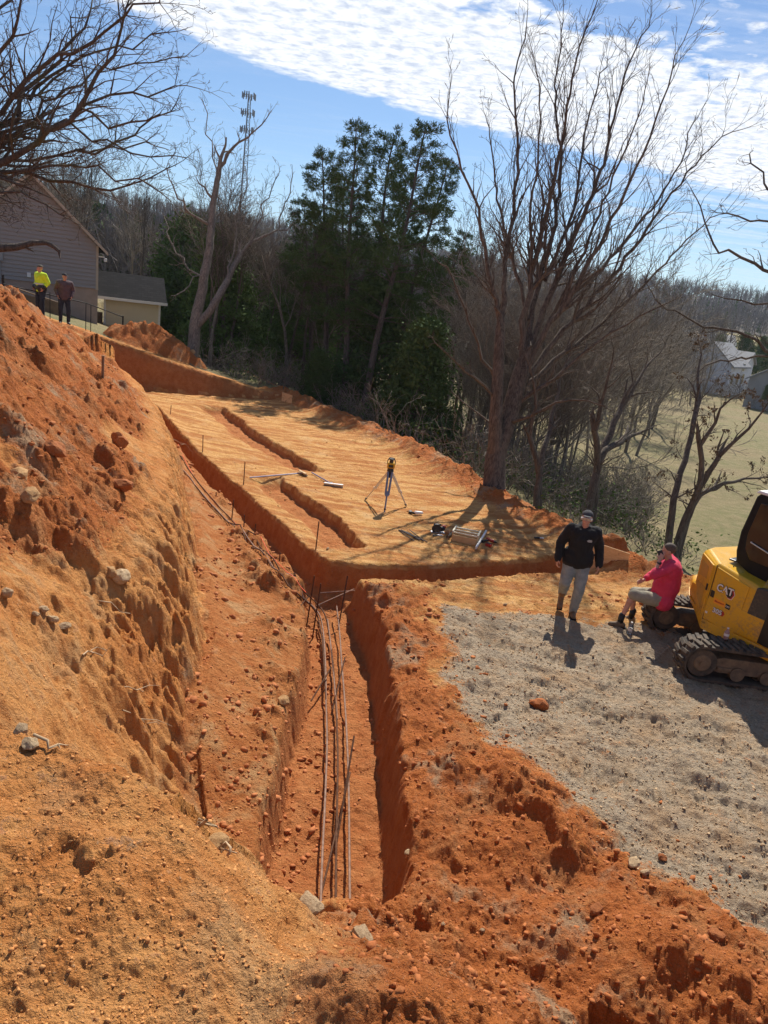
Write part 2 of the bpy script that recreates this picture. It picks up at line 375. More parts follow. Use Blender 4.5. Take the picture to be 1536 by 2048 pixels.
    return z, dict(red=np.clip(np.maximum(red, np.maximum(loosebank, (hp > .02) * 1.0)) + be * .9, 0, 1), gravel=gravel, pad=pad * (1 - kt) * (1 - benchr), grass=grass,
                   trench=np.maximum(np.maximum(kt, kg * .30), (q > 16.2) * (t < .85) * (~ins) * (~below) * .9), face=(~ins) * sst(.98, .8, t) * (~below) * sst(9, 7, q * 0 + 8), t=tz, near=near, q=q, below=below, bench=np.maximum(np.maximum(benchr, sst(.30, .12, d + .2 * fbm(x, y, 2.5, 3, 163)) * (q > 7.2) * (q < 15.8) * (~below)), strip * sst(-.2, .15, fbm(x, y, 1.1, 3, 155) + .05)), al=al, sr=sr, kg=kg, d=de)  # trench mask also takes the back cut wall, to paint its shade darker red
def tz(x, y, detail=True):
    return float(terrain(np.array([x]), np.array([y]), detail)[0])

def build_ground():
    fine = np.radians(np.arange(-43, 43, .098)); coarse = np.radians(np.arange(43, 317, 4.0))
    th = np.concatenate([fine, coarse]); nt = len(th)
    rr = np.concatenate([[.02, .3, .6, .8], np.exp(np.arange(math.log(.95), math.log(33), .0036)), np.exp(np.arange(math.log(33), math.log(1450), .022))]); nr = len(rr)
    TH, RR = np.meshgrid(th, rr); X = RR * np.sin(TH); Y = RR * np.cos(TH)
    X = X.ravel(); Y = Y.ravel()
    Z, M = terrain(X, Y, True, True)
    V = np.stack([X, Y, Z], 1)
    i = np.arange(nr - 1)[:, None] * nt; j = np.arange(nt)[None, :]; j2 = (j + 1) % nt
    F = np.stack([i + j, i + j2, i + nt + j2, i + nt + j], -1).reshape(-1, 4)
    F = F[:, ::-1]
    # flip so that normals look up
    R = np.hypot(X, Y)
    cls = np.zeros(len(X), int)                 # 0 ground 1 gravel 2 meadow 3 hills
    cls[M['gravel'] > .5] = 1; cls[M['grass'] > .5] = 2; cls[R > 230] = 3
    fc = cls[F[:, 0]]
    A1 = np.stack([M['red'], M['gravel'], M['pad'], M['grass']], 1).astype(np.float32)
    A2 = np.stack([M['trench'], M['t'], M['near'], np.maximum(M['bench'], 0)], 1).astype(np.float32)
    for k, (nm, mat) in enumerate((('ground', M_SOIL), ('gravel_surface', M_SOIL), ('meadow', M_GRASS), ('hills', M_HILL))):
        f = F[fc == k]
        used = np.unique(f); remap = np.zeros(len(X), np.int32); remap[used] = np.arange(len(used))
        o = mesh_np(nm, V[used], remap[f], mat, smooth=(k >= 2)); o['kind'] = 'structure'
        me = o.data
        for an, A in (('zone', A1), ('zone2', A2)):
            a = me.color_attributes.new(an, 'FLOAT_COLOR', 'POINT'); a.data.foreach_set('color', np.ascontiguousarray(A[used]).ravel())
        # exact grade: recalc normals up
        if k == 0:
            nrm = np.zeros(len(me.polygons) * 3, np.float32); me.polygons.foreach_get('normal', nrm)
            if nrm.reshape(-1, 3)[:, 2].mean() < 0: print('NORMALS DOWN')

def soil(t, b):
    p = geo(t)
    z1 = N(t, 'ShaderNodeVertexColor', layer_name='zone'); z2 = N(t, 'ShaderNodeVertexColor', layer_name='zone2')
    s1 = N(t, 'ShaderNodeSeparateColor'); L(t, z1.outputs[0], s1.inputs[0]); s2 = N(t, 'ShaderNodeSeparateColor'); L(t, z2.outputs[0], s2.inputs[0])
    red, grav, pad = s1.outputs[0], s1.outputs[1], s1.outputs[2]; grass = z1.outputs[1]
    tren, tt, near = s2.outputs[0], s2.outputs[1], s2.outputs[2]; bench = z2.outputs[1]
    nA = noise(t, p, .9, 8, .65); nB = noise(t, p, 4.5, 8, .7); nC = noise(t, p, 28, 6, .7); nD = noise(t, p, 120, 3, .7)
    nE = noise(t, p, 2.1, 6, .6, .6)
    def br(n, lo, hi): return N_ramp01(t, n, lo, hi)
    # virgin bank clay: tan to orange with buff patches
    bank = mix(t, br(nB, .35, .68), (.54, .205, .056), (.74, .370, .128))
    bank = mix(t, mth(t, 'MULTIPLY', br(nE, .52, .68), .5), bank, (.56, .385, .20))
    bank = mix(t, mth(t, 'MULTIPLY', br(nA, .50, .62), .6), bank, (.58, .20, .05))
    rc = mix(t, br(nB, .3, .7), (.40, .112, .028), (.60, .205, .055))
    rc = mix(t, mth(t, 'MULTIPLY', br(nE, .50, .68), .55), rc, (.50, .27, .115))
    rc = mix(t, mth(t, 'MULTIPLY', br(nC, .60, .40), .35), rc, (.25, .065, .02))
    pc = mix(t, br(nB, .33, .66), (.60, .29, .085), (.80, .48, .19))
    mp = N(t, 'ShaderNodeMapping'); mp.inputs['Rotation'].default_value = (0, 0, rad(61)); mp.inputs['Scale'].default_value = (.35, 1.9, 1); L(t, p, mp.inputs[0])
    nS = noise(t, mp.outputs[0], 2.0, 7, .68)
    pc = mix(t, mth(t, 'MULTIPLY', br(nS, .44, .56), .85), pc, (.46, .165, .045))
    pc = mix(t, mth(t, 'MULTIPLY', br(nE, .55, .72), .5), pc, (.74, .50, .26))
    gc = mix(t, br(nC, .3, .7), (.30, .23, .155), (.56, .445, .315))
    gc = mix(t, mth(t, 'MULTIPLY', br(nE, .47, .68), .6), gc, (.46, .27, .13))
    gc = mix(t, mth(t, 'MULTIPLY', br(nA, .52, .66), .5), gc, (.30, .21, .13))
    tc_ = mix(t, br(nB, .3, .7), (.42, .125, .035), (.58, .24, .085))  # red trench clay; on the walls it also stands in for shade
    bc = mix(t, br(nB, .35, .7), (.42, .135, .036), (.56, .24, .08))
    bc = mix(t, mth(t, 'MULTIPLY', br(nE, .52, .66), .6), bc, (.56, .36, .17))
    def edge(m, amt=.5): return mth(t, 'ADD', m, mth(t, 'MULTIPLY', mth(t, 'SUBTRACT', mth(t, 'MULTIPLY_ADD', nC, .4, mth(t, 'MULTIPLY', nB, .6)), .5), amt * 1.8))
    def step(m, w=8): return mth(t, 'MULTIPLY_ADD', mth(t, 'SUBTRACT', m, .5), w, .5, clamp=True)
    rc = mix(t, mth(t, 'MULTIPLY', br(nA, .53, .60), mth(t, 'MULTIPLY', br(nE, .42, .55), .75)), rc, mix(t, br(nC, .3, .7), (.30, .20, .12), (.48, .34, .21)))
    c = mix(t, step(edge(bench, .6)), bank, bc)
    c = mix(t, step(edge(pad, .7)), c, pc)
    c = mix(t, step(edge(grav, 2.4), 3), c, gc)
    c = mix(t, step(edge(red, 2.4), 3), c, rc)
    c = mix(t, mth(t, 'MULTIPLY', step(edge(mth(t, 'MULTIPLY', tren, 3.0), .3)), .9), c, tc_)  # mask widened up the trench walls, their shade put into the colour
    gg = mix(t, br(nB, .35, .65), (.20, .15, .085), (.30, .22, .12))
    c = mix(t, step(edge(grass, .7), 6), c, gg)
    # grain: pale grit and dark crumbs
    c = mix(t, br(nD, .62, .72), c, mix(t, .5, c, (.75, .6, .42)))
    c = mix(t, mth(t, 'MULTIPLY', br(nC, .42, .30), .55), c, mix(t, 1.0, c, (.55, .45, .4), 'MULTIPLY'))
    L(t, c, b.inputs['Base Color'])
    h = mth(t, 'ADD', mth(t, 'MULTIPLY', nC, 1.0), mth(t, 'MULTIPLY', nD, .35))
    h = mth(t, 'ADD', h, mth(t, 'MULTIPLY', noise(t, p, 11, 5, .6), 1.4))
    bump(t, b, h, 1.0, .05)
def N_ramp01(t, n, lo, hi):
    m_ = t.nodes.new('ShaderNodeMapRange'); m_.inputs[1].default_value = lo; m_.inputs[2].default_value = hi
    t.links.new(n, m_.inputs[0]); return m_.outputs[0]
M_SOIL = material('red_clay_soil', soil, rough=.95); M_SOIL.node_tree.nodes['Principled BSDF'].inputs['Specular IOR Level'].default_value = .15
def grassm(t, b):
    p = geo(t); a = noise(t, p, .12, 5, .6); c = noise(t, p, 1.6, 6, .7); d = noise(t, p, 14, 5, .7)
    col = mix(t, N_ramp01(t, a, .42, .6), (.21, .16, .068), (.15, .15, .042))
    col = mix(t, N_ramp01(t, c, .35, .7), col, (.29, .225, .11))
    col = mix(t, mth(t, 'MULTIPLY', N_ramp01(t, d, .5, .3), .6), col, (.07, .06, .03))
    L(t, col, b.inputs['Base Color']); bump(t, b, mth(t, 'ADD', c, d), .8, .12)
M_GRASS = material('winter_grass', grassm, rough=.95)
def hillm(t, b):
    p = geo(t); a = noise(t, p, .011, 4, .5); c = noise(t, p, .25, 5, .7)
    sp = N(t, 'ShaderNodeSeparateXYZ'); L(t, p, sp.inputs[0])
    field = mth(t, 'MULTIPLY', N_ramp01(t, sp.outputs[2], 6.5, 5.5), N_ramp01(t, sp.outputs[0], 60, 90))
    col = mix(t, N_ramp01(t, c, .3, .7), (.045, .038, .030), (.085, .07, .055))
    col = mix(t, field, col, (.30, .25, .11))
    L(t, col, b.inputs['Base Color'])
M_HILL = material('wooded_hill', hillm, rough=1)
build_ground()

# ================================================================ trees
class Wood:
    """collects tapered branches; thick ones as polylines, thin ones as prisms"""
    def __init__(s, seed=0): s.r = random.Random(seed); s.pl = []; s.seg = []
    def line(s, pts, rs): s.pl.append((pts, rs))
    def mesh(s, name, mat, parent, sides_thick=8, which='both'):
        V = []; F = []; n0 = 0
        for pts, rs in (s.pl if which != 'twigs' else []):
            k = sides_thick if rs[0] > .05 else 5
            P = np.array([tuple(p) for p in pts]); m_ = len(P)
            T = np.gradient(P, axis=0); T /= np.linalg.norm(T, axis=1)[:, None] + 1e-9
            ref = np.array([.3, .9, .1]); A = np.cross(T, ref); A /= np.linalg.norm(A, axis=1)[:, None] + 1e-9; B = np.cross(T, A)
            th = np.linspace(0, 2 * math.pi, k, endpoint=False)
            R = np.array(rs)[:, None, None]
            if rs[0] > .1: R = R * (1 + .10 * np.sin(th * 3 + 1)[None, :, None] + .06 * np.sin(th * 5)[None, :, None])
            ring = P[:, None, :] + R * (np.cos(th)[None, :, None] * A[:, None, :] + np.sin(th)[None, :, None] * B[:, None, :])
            V.append(ring.reshape(-1, 3))
            i = np.arange(m_ - 1)[:, None] * k; j = np.arange(k)[None, :]; j2 = (j + 1) % k
            F.append((np.stack([i + j, i + j2, i + k + j2, i + k + j], -1).reshape(-1, 4)) + n0); n0 += m_ * k
        if which != 'thick' and s.seg:
            S = np.array(s.seg); a = S[:, :3]; b = S[:, 3:6]; ra = S[:, 6]; rb = S[:, 7]
            T = b - a; T /= np.linalg.norm(T, axis=1)[:, None] + 1e-9
            ref = np.where(np.abs(T[:, 2:3]) < .8, np.array([[0, 0, 1.]]), np.array([[1., 0, 0]])); A = np.cross(T, ref); A /= np.linalg.norm(A, axis=1)[:, None] + 1e-9; B = np.cross(T, A)
            th = np.array([0, 2.094, 4.189]); c_, s_ = np.cos(th)[None, :, None], np.sin(th)[None, :, None]
            off = c_ * A[:, None, :] + s_ * B[:, None, :]
            r1 = a[:, None, :] + off * ra[:, None, None]; r2 = b[:, None, :] + off * rb[:, None, None]
            V.append(np.concatenate([r1, r2], 1).reshape(-1, 3)); i = np.arange(len(S))[:, None] * 6 + n0
            for q0, q1 in ((0, 1), (1, 2), (2, 0)): F.append(np.concatenate([i + q0, i + q1, i + 3 + q1, i + 3 + q0], 1))
        if not V: return None
        return mesh_np(name, np.concatenate(V), np.concatenate(F), mat, parent, smooth=True)
    def twig(s, p, d, ln, r, depth, up=.15, spread=.6, den=1.0, zig=.22, minr=.0035):
        """a branch that wanders and sheds smaller ones"""
        R = s.r; n = max(2, int(ln / (.16 + .10 * ln) + .5)); st = ln / n; pts = [p]; rs = [r]; d = d.normalized()
        for i in range(n):
            d = (d + Vector((R.gauss(0, zig), R.gauss(0, zig), R.gauss(0, zig) + up * st)) ).normalized()
            q = p + d * st; r2 = max(r * (1 - .75 * (i + 1) / n), minr)
            if rs[0] < .016: s.seg.append((*p, *q, rs[-1], r2))
            pts.append(q); rs.append(r2); p = q
            if depth > 0:
                for _ in range(1 if R.random() < den * .9 else 0 if R.random() > den - .9 else 2):
                    a = R.uniform(0, 6.283); ax = d.orthogonal().normalized(); ax.rotate(Matrix.Rotation(a, 3, d))
                    dd = (d * (1 - .3 * spread) + ax * spread * R.uniform(.6, 1.2)).normalized()
                    s.twig(q, dd, ln * R.uniform(.35, .62) * (1 - .35 * i / n), r2 * R.uniform(.45, .7), depth - 1, up, spread, den, zig * 1.05, minr)
        if rs[0] >= .016: s.pl.append((pts, rs))
    def limb(s, pts, r0, r1, kid=1.0, depth=3, up=.2, spread=.6, start=.25, step=.35, klen=.32, jit=.04, minr=.0035, den=1.0):
        """a traced limb: smooth through the points, sheds branches along its length"""
        P = [Vector(p) for p in pts]; Q = []
        for i in range(len(P) - 1):
            a = P[max(i - 1, 0)]; b = P[i]; c = P[i + 1]; d = P[min(i + 2, len(P) - 1)]
            k = max(2, int((c - b).length / .3))
            for j in range(k):
                t = j / k
                Q.append(.5 * ((2 * b) + (c - a) * t + (2 * a - 5 * b + 4 * c - d) * t * t + (3 * b - a - 3 * c + d) * t ** 3))
        Q.append(P[-1]); n = len(Q); tot = sum((Q[i + 1] - Q[i]).length for i in range(n - 1)); R = s.r
        Q = [q + Vector((R.gauss(0, jit), R.gauss(0, jit), R.gauss(0, jit))) * (1 if 0 < i else 0) for i, q in enumerate(Q)]
        rs = [r0 + (r1 - r0) * (i / (n - 1)) ** .8 for i in range(n)]
        s.pl.append((Q, rs)); acc = 0
        for i in range(1, n):
            acc += (Q[i] - Q[i - 1]).length
            f = i / (n - 1)
            if f > start:
                while acc > step:
                    acc -= step * R.uniform(.7, 1.3)
                    d = (Q[i] - Q[i - 1]).normalized(); ax = d.orthogonal().normalized(); ax.rotate(Matrix.Rotation(R.uniform(0, 6.283), 3, d))
                    dd = (d + ax * spread * R.uniform(.6, 1.4)).normalized()
                    s.twig(Q[i].copy(), dd, tot * klen * kid * R.uniform(.5, 1.1) * (1 - .55 * f), rs[i] * R.uniform(.3, .6) + .002, depth, up, spread, den, minr=minr)
        d = (Q[-1] - Q[-2]).normalized(); s.twig(Q[-1].copy(), d, tot * klen * .6, r1, depth, up, spread, den, minr=minr)

def barkm(c1, c2, moss=None):
    def f(t, b):
        p = objco(t); mp = N(t, 'ShaderNodeMapping'); mp.inputs['Scale'].default_value = (1, 1, .22); L(t, p, mp.inputs[0])
        n = noise(t, mp.outputs[0], 22, 6, .65, .6); n2 = noise(t, p, 1.7, 4)
        col = mix(t, N_ramp01(t, n, .35, .65), c1, c2)
        col = mix(t, mth(t, 'MULTIPLY', N_ramp01(t, n2, .5, .7), .4), col, moss or (c2[0] * 1.1, c2[1] * 1.15, c2[2] * 1.1))
        L(t, col, b.inputs['Base Color']); bump(t, b, n, .8, .03)
    return f
M_BARK = material('bark_brown', barkm((.055, .043, .035), (.185, .145, .11)), rough=.95, Specular_IOR_Level=.2)
M_BARKG = material('bark_grey', barkm((.10, .085, .07), (.30, .25, .195)), rough=.95)
M_BARKD = material('bark_dark', barkm((.055, .043, .034), (.16, .125, .095)), rough=.95)
M_BARKM = material('bark_mossy', barkm((.05, .038, .03), (.13, .10, .075), (.10, .12, .03)), rough=.95)
def leafm(c1, c2):
    def f(t, b):
        p = geo(t); n = noise(t, p, 1.3, 3); n2 = noise(t, p, 9, 3)
        L(t, mix(t, N_ramp01(t, n2, .3, .7), mix(t, N_ramp01(t, n, .4, .6), c1, c2), tuple(x * 1.35 for x in c2)), b.inputs['Base Color'])
        b.inputs['Transmission Weight'].default_value = 0
        b.inputs['Subsurface Weight'].default_value = 0
    return f
M_NEEDLE = material('pine_needles', leafm((.036, .066, .022), (.075, .115, .036)), rough=.9, Specular_IOR_Level=.1)
M_LEAF = material('evergreen_leaves', leafm((.045, .085, .022), (.09, .14, .035)), rough=.9, Specular_IOR_Level=.12)
M_DEADLEAF = material('withered_leaves', leafm((.07, .045, .025), (.13, .085, .04)), rough=.8)

def tree_root(name, p, label, group=None, cat='tree'):
    return empty(name, p, label, cat, group)
def finish(o, root):      # world-space mesh under a root placed at its base
    if o: o.parent = root; o.matrix_parent_inverse = Matrix.Translation(-Vector(root.location))
def px_pts(L_, t0, dt=0.0, seed=0):
    """limb points given as photo positions with a distance that wanders, so the crown has real depth"""
    R = random.Random(seed); out = []; off = 0
    for i, p in enumerate(L_):
        off += 0 if i == 0 else dt / max(len(L_) - 1, 1)
        out.append(att(p[0], p[1], t0 + off))
    return out

# ---- the tall bare tree beside the pad
def big_tree():
    t0 = 19.0; b0 = att(988, 1000, t0); gz = tz(b0.x, b0.y); base = Vector((b0.x, b0.y, gz - .1))
    root = tree_root('bare_tree', base, 'tallest bare tree with many upright limbs, standing at the outer edge of the pad')
    W = Wood(3); T = Wood(4)
    tp = [base, att(990, 940, t0), att(998, 890, t0), att(1012, 852, t0), att(1028, 800, t0), att(1045, 740, t0)]
    T.limb(tp, .31, .20, start=2, jit=.01)
    T.limb([att(992, 930, t0), att(992, 860, t0 - .2), att(996, 760, t0 - .4), att(1000, 660, t0 - .5)], .20, .12, start=2, jit=.01)
    limbs = [
        ([(1000, 700), (992, 600), (975, 520), (955, 420), (925, 340), (905, 270), (898, 200)], -.5, -1.0, .105),
        ([(1000, 690), (1008, 600), (1012, 500), (1030, 400), (1035, 270), (1030, 150), (1050, 60)], -.5, .4, .10),
        ([(1045, 745), (1050, 640), (1075, 500), (1100, 400), (1130, 250), (1150, 130), (1190, 10)], 0, -.8, .13),
        ([(1045, 745), (1062, 640), (1085, 540), (1112, 430), (1118, 300), (1110, 190), (1125, 40)], 0, 1.4, .11),
        ([(1040, 760), (1080, 640), (1130, 520), (1185, 390), (1225, 260), (1250, 150), (1300, 40)], 0, .6, .13),
        ([(1035, 780), (1100, 650), (1160, 560), (1225, 440), (1285, 310), (1325, 210), (1350, 110)], 0, -1.6, .12),
        ([(1030, 790), (1110, 680), (1190, 590), (1280, 480), (1345, 385), (1420, 300), (1462, 262)], 0, .5, .11),
        ([(1030, 795), (1110, 720), (1210, 640), (1300, 560), (1375, 480), (1430, 430)], 0, 2.0, .10),
        ([(1022, 820), (1090, 770), (1190, 690), (1280, 640), (1340, 600)], 0, -1.2, .09),
        ([(1012, 850), (1060, 830), (1140, 800), (1200, 810)], 0, -2, .07),
        ([(990, 760), (960, 690), (930, 620), (905, 560), (880, 520)], -.2, -1.2, .06),
        ([(990, 800), (950, 760), (910, 720), (870, 690)], -.2, -1.8, .07),
        ([(985, 850), (950, 820), (905, 790)], -.2, .8, .035),
        ([(1040, 700), (1062, 560), (1060, 430), (1078, 300), (1080, 160)], .1, -1.2, .08),
        ([(1100, 640), (1170, 500), (1215, 380), (1262, 270), (1290, 180)], .2, -1.0, .075),
        ([(1055, 640), (1030, 520), (1000, 420), (985, 320), (975, 240)], .2, 1.4, .075),
        ([(1090, 560), (1140, 440), (1160, 330), (1180, 220), (1215, 120)], .2, 1.6, .075),
        ([(1130, 600), (1220, 520), (1300, 420), (1360, 330), (1380, 250)], -.4, 1.2, .075),
    ]
    for i, (p, d0, dt, r) in enumerate(limbs):
        W.limb(px_pts(p, t0 + d0, dt, i), r * .74, .013, depth=3, up=.42, spread=.36, start=.22, step=.30, klen=.25, jit=.03, minr=.0042, den=.9)
    o = T.mesh('trunk', M_BARK, root, 12); finish(o, root)
    o = W.mesh('crown', M_BARK, root); finish(o, root)
big_tree()

def dead_tree():
    t0 = 31.0; b0 = att(385, 700, t0); gz = tz(b0.x, b0.y); base = Vector((b0.x, b0.y, gz - .1))
    root = tree_root('bare_tree', base, 'half-dead bare tree with broken limbs behind the dirt pile, left of the pines')
    W = Wood(13); T = Wood(14)
    T.limb([base, att(392, 640, t0), att(408, 560, t0), att(420, 480, t0), att(428, 400, t0), att(436, 350, t0)], .28, .11, start=2, jit=.02)
    T.limb([att(395, 650, t0), att(430, 605, t0), att(455, 560, t0 + .4), att(480, 510, t0 + .8)], .17, .11, start=2, jit=.02)
    for i, (p, d0, dt, r) in enumerate([
        ([(436, 352), (455, 310), (480, 285), (505, 265), (530, 235)], 0, -.5, .14),
        ([(436, 352), (425, 300), (410, 260), (415, 215)], 0, .8, .05),
        ([(428, 400), (408, 375), (392, 355)], 0, 0, .10),
        ([(420, 450), (385, 430), (365, 405), (345, 380), (335, 350)], 0, -1, .10),
        ([(420, 440), (440, 430), (450, 415)], 0, .5, .08),
        ([(480, 510), (515, 478), (555, 462), (580, 455)], .8, .5, .14),
        ([(500, 490), (520, 440), (535, 390), (560, 350)], .8, .8, .07),
        ([(455, 560), (470, 480), (480, 410), (500, 360)], .3, 1, .07),
        ([(555, 462), (570, 410), (585, 350)], 1, .6, .05),
        ([(408, 560), (370, 530), (340, 480), (330, 430)], 0, 1.2, .06),
        ([(410, 540), (380, 570), (350, 600)], 0, -1, .045)]):
        W.limb(px_pts(p, t0 + d0, dt, i), r * .7, .018, depth=3, up=.3, spread=.55, start=.15, step=.38, klen=.28, jit=.06, minr=.006, den=.85)
    finish(T.mesh('trunk', M_BARKG, root, 10), root); finish(W.mesh('crown', M_BARKG, root), root)
dead_tree()

def left_tree():
    t0 = 13.0; b0 = att(-260, 640, t0); gz = tz(b0.x, b0.y); base = Vector((b0.x, b0.y, gz - .1))
    root = tree_root('bare_tree', base, 'large bare tree whose limbs reach in over the house from the left')
    W = Wood(23); T = Wood(24)
    T.limb([base, att(-255, 520, t0), att(-240, 420, t0), att(-200, 330, t0), att(-170, 230, t0)], .42, .30, start=2, jit=.02)
    for i, (p, d0, dt, r) in enumerate([
        ([(-240, 420), (-120, 370), (0, 330), (70, 285), (140, 230), (200, 150), (240, 60), (265, -20)], 0, -.6, .17),
        ([(-200, 330), (-90, 290), (0, 255), (45, 195), (110, 125), (165, 50), (190, -20)], 0, .8, .13),
        ([(-180, 280), (-60, 200), (0, 120), (40, 50), (60, -40)], 0, -1.2, .12),
        ([(-220, 400), (-80, 310), (60, 272), (140, 240), (220, 195), (290, 200), (345, 170)], 0, 1.5, .12),
        ([(-120, 330), (20, 190), (110, 110), (210, 60), (280, 20), (330, -30)], 0, -1.0, .10),
        ([(-240, 450), (-100, 380), (0, 356), (95, 352), (180, 378), (250, 378), (330, 345)], .3, .8, .11),
        ([(-240, 470), (-100, 390), (0, 378), (60, 395), (115, 430)], -.4, -.5, .085),
        ([(-60, 330), (60, 320), (150, 300), (250, 300), (320, 290)], .6, 1.2, .07),
        ([(-60, 300), (60, 240), (150, 160), (260, 130), (340, 110)], .6, 1.4, .07),
        ([(0, 255), (80, 190), (130, 110), (150, 20)], .2, 1.2, .06),
        ([(140, 235), (200, 230), (270, 250), (330, 230)], -.2, -.8, .05),
        ([(-160, 250), (-40, 80), (20, 0), (60, -60)], 0, .8, .12), ([(100, 255), (180, 270), (260, 300), (345, 320)], .8, .6, .05), ([(60, 200), (160, 110), (240, 100), (330, 60)], .5, 1.0, .06), ([(150, 300), (230, 280), (300, 240), (350, 210)], .8, 1.2, .05),
        ([(-100, 360), (20, 350), (130, 330), (230, 340), (310, 370)], .2, -1, .07)]):
        W.limb(px_pts(p, t0 + d0, dt, i), r * .58, .012, depth=4, up=.10, spread=.70, start=.28, step=.17, klen=.28, jit=.06, minr=.0036, den=.9)
    # the broken mossy limb in front of the siding
    W.limb(px_pts([(-245, 520), (-120, 500), (0, 497), (50, 490), (90, 489), (120, 499)], t0 - .6, .3), .12, .028, depth=1, up=.4, spread=.8, start=.6, step=.5, klen=.09, jit=.02)
    finish(T.mesh('trunk', M_BARKM, root, 12), root); finish(W.mesh('crown', M_BARKM, root), root)
left_tree()

def right_tree():
    t0 = 21.0; b0 = att(1900, 1150, t0 + 1); gz = tz(b0.x, b0.y); base = Vector((b0.x, b0.y, gz - .1))
    root = tree_root('bare_tree', base, 'bare tree reaching thin crooked limbs in from the right above the excavator cab')
    W = Wood(33); T = Wood(34)
    T.limb([base, att(1880, 1000, t0 + 1), att(1840, 780, t0 + .6), att(1800, 560, t0), att(1790, 300, t0)], .26, .12, start=2, jit=.02)
    for i, (p, d0, dt, r) in enumerate([
        ([(1810, 600), (1680, 580), (1580, 565), (1510, 532), (1455, 508), (1425, 490), (1410, 440), (1398, 395)], 0, 1.2, .095),
        ([(1830, 740), (1680, 735), (1560, 708), (1500, 675), (1450, 657), (1400, 650), (1350, 625), (1300, 590)], .3, 1.6, .10),
        ([(1840, 800), (1700, 760), (1560, 712), (1480, 715), (1420, 725), (1385, 760)], .5, -1.5, .08),
        ([(1800, 480), (1680, 430), (1600, 400), (1540, 380), (1510, 330), (1500, 300)], 0, 1.9, .08),
        ([(1800, 520), (1660, 500), (1560, 450), (1500, 440), (1450, 420)], .2, -1.8, .07),
        ([(1580, 565), (1540, 600), (1480, 610), (1430, 590)], 0, 1.6, .05)]):
        W.limb(px_pts(p, t0 + d0, dt, i), r, .016, depth=3, up=.12, spread=.75, start=.30, step=.42, klen=.16, jit=.06, minr=.005, den=.85)
    finish(T.mesh('trunk', M_BARK, root, 10), root); finish(W.mesh('crown', M_BARK, root), root)
right_tree()

def forked(px, py, t0, stems, label, mat, leaves=0, name='bare_tree', seed=1, r=.1, **kw):
    b0 = att(px, py, t0); gz = tz(b0.x, b0.y); base = Vector((b0.x, b0.y, gz - .1))
    root = tree_root(name, base, label); W = Wood(seed); T = Wood(seed + 1)
    for k, st in enumerate(stems):
        pts = [base + Vector((.12 * k, .1 * k, 0))] + px_pts(st, t0, (-1) ** k * 1.2, k)
        m_ = max(2, len(pts) // 2 + 1)
        T.limb(pts[:m_], r, r * .6, start=2, jit=.015)
        W.limb(pts[m_ - 1:], r * .6, .012, depth=3, up=.2, spread=.7, start=.0, step=.28, klen=.5, jit=.03, minr=.004, den=.85, **kw)
        W.limb(pts[:m_], r * .5, r * .4, depth=3, up=.2, spread=.9, start=.4, step=.6, klen=.35, jit=.015, minr=.004, den=.8)
    finish(T.mesh('trunk', mat, root, 8), root); cr = W.mesh('crown', mat, root); finish(cr, root)
    if leaves:
        ends = [Vector(s_[3:6]) for s_ in W.seg]; W.r.shuffle(ends); tr = []
        for e in ends[:leaves]:
            for _ in range(4): tr.append((e + Vector([W.r.gauss(0, .03) for _ in range(3)]), W.r.uniform(.02, .05)))
        leafmesh('withered_leaves', tr, M_DEADLEAF, cr, W.r)
def leafmesh(name, pts, mat, parent, R, flat=.5):
    n = len(pts); P = np.array([tuple(p) for p, _ in pts]); s_ = np.array([q for _, q in pts])[:, None]
    g = np.random.default_rng(R.randrange(1 << 30)); a = g.normal(size=(n, 3)); a /= np.linalg.norm(a, axis=1)[:, None]
    b = np.cross(a, g.normal(size=(n, 3))); b /= np.linalg.norm(b, axis=1)[:, None]
    V = np.stack([P - a * s_, P + b * s_ * flat, P + a * s_, P - b * s_ * flat], 1).reshape(-1, 3)
    F = np.arange(n * 4).reshape(-1, 4)
    o = mesh_np(name, V, F, mat)
    if parent: o.parent = parent
    return o
forked(1340, 1095, 18.3, [[(1348, 1000), (1375, 900), (1392, 820), (1400, 740), (1400, 690)], [(1370, 1040), (1400, 960), (1400, 890), (1440, 820), (1480, 790)], [(1385, 1010), (1430, 975), (1490, 960), (1560, 950)], [(1380, 1020), (1440, 910), (1500, 860), (1540, 800)]],
       'crooked multi-stemmed bare tree with dark withered leaves behind the seated man', M_BARKD, 420, seed=41, r=.10)
forked(1178, 1015, 20.0, [[(1190, 960), (1210, 890), (1245, 810), (1290, 740), (1330, 690)], [(1195, 930), (1190, 860), (1210, 780), (1230, 700)], [(1200, 920), (1250, 880), (1310, 850)]],
       'leaning dark bare tree at the grass edge behind the man in the black hoodie', M_BARKD, seed=51, r=.13)
forked(1075, 1010, 19.5, [[(1080, 930), (1100, 860), (1120, 760), (1150, 640)], [(1078, 950), (1060, 870), (1070, 780), (1050, 700)]],
       'slender bare tree right of the tallest tree, at the foot of the loose dirt', M_BARKD, seed=61, r=.10)

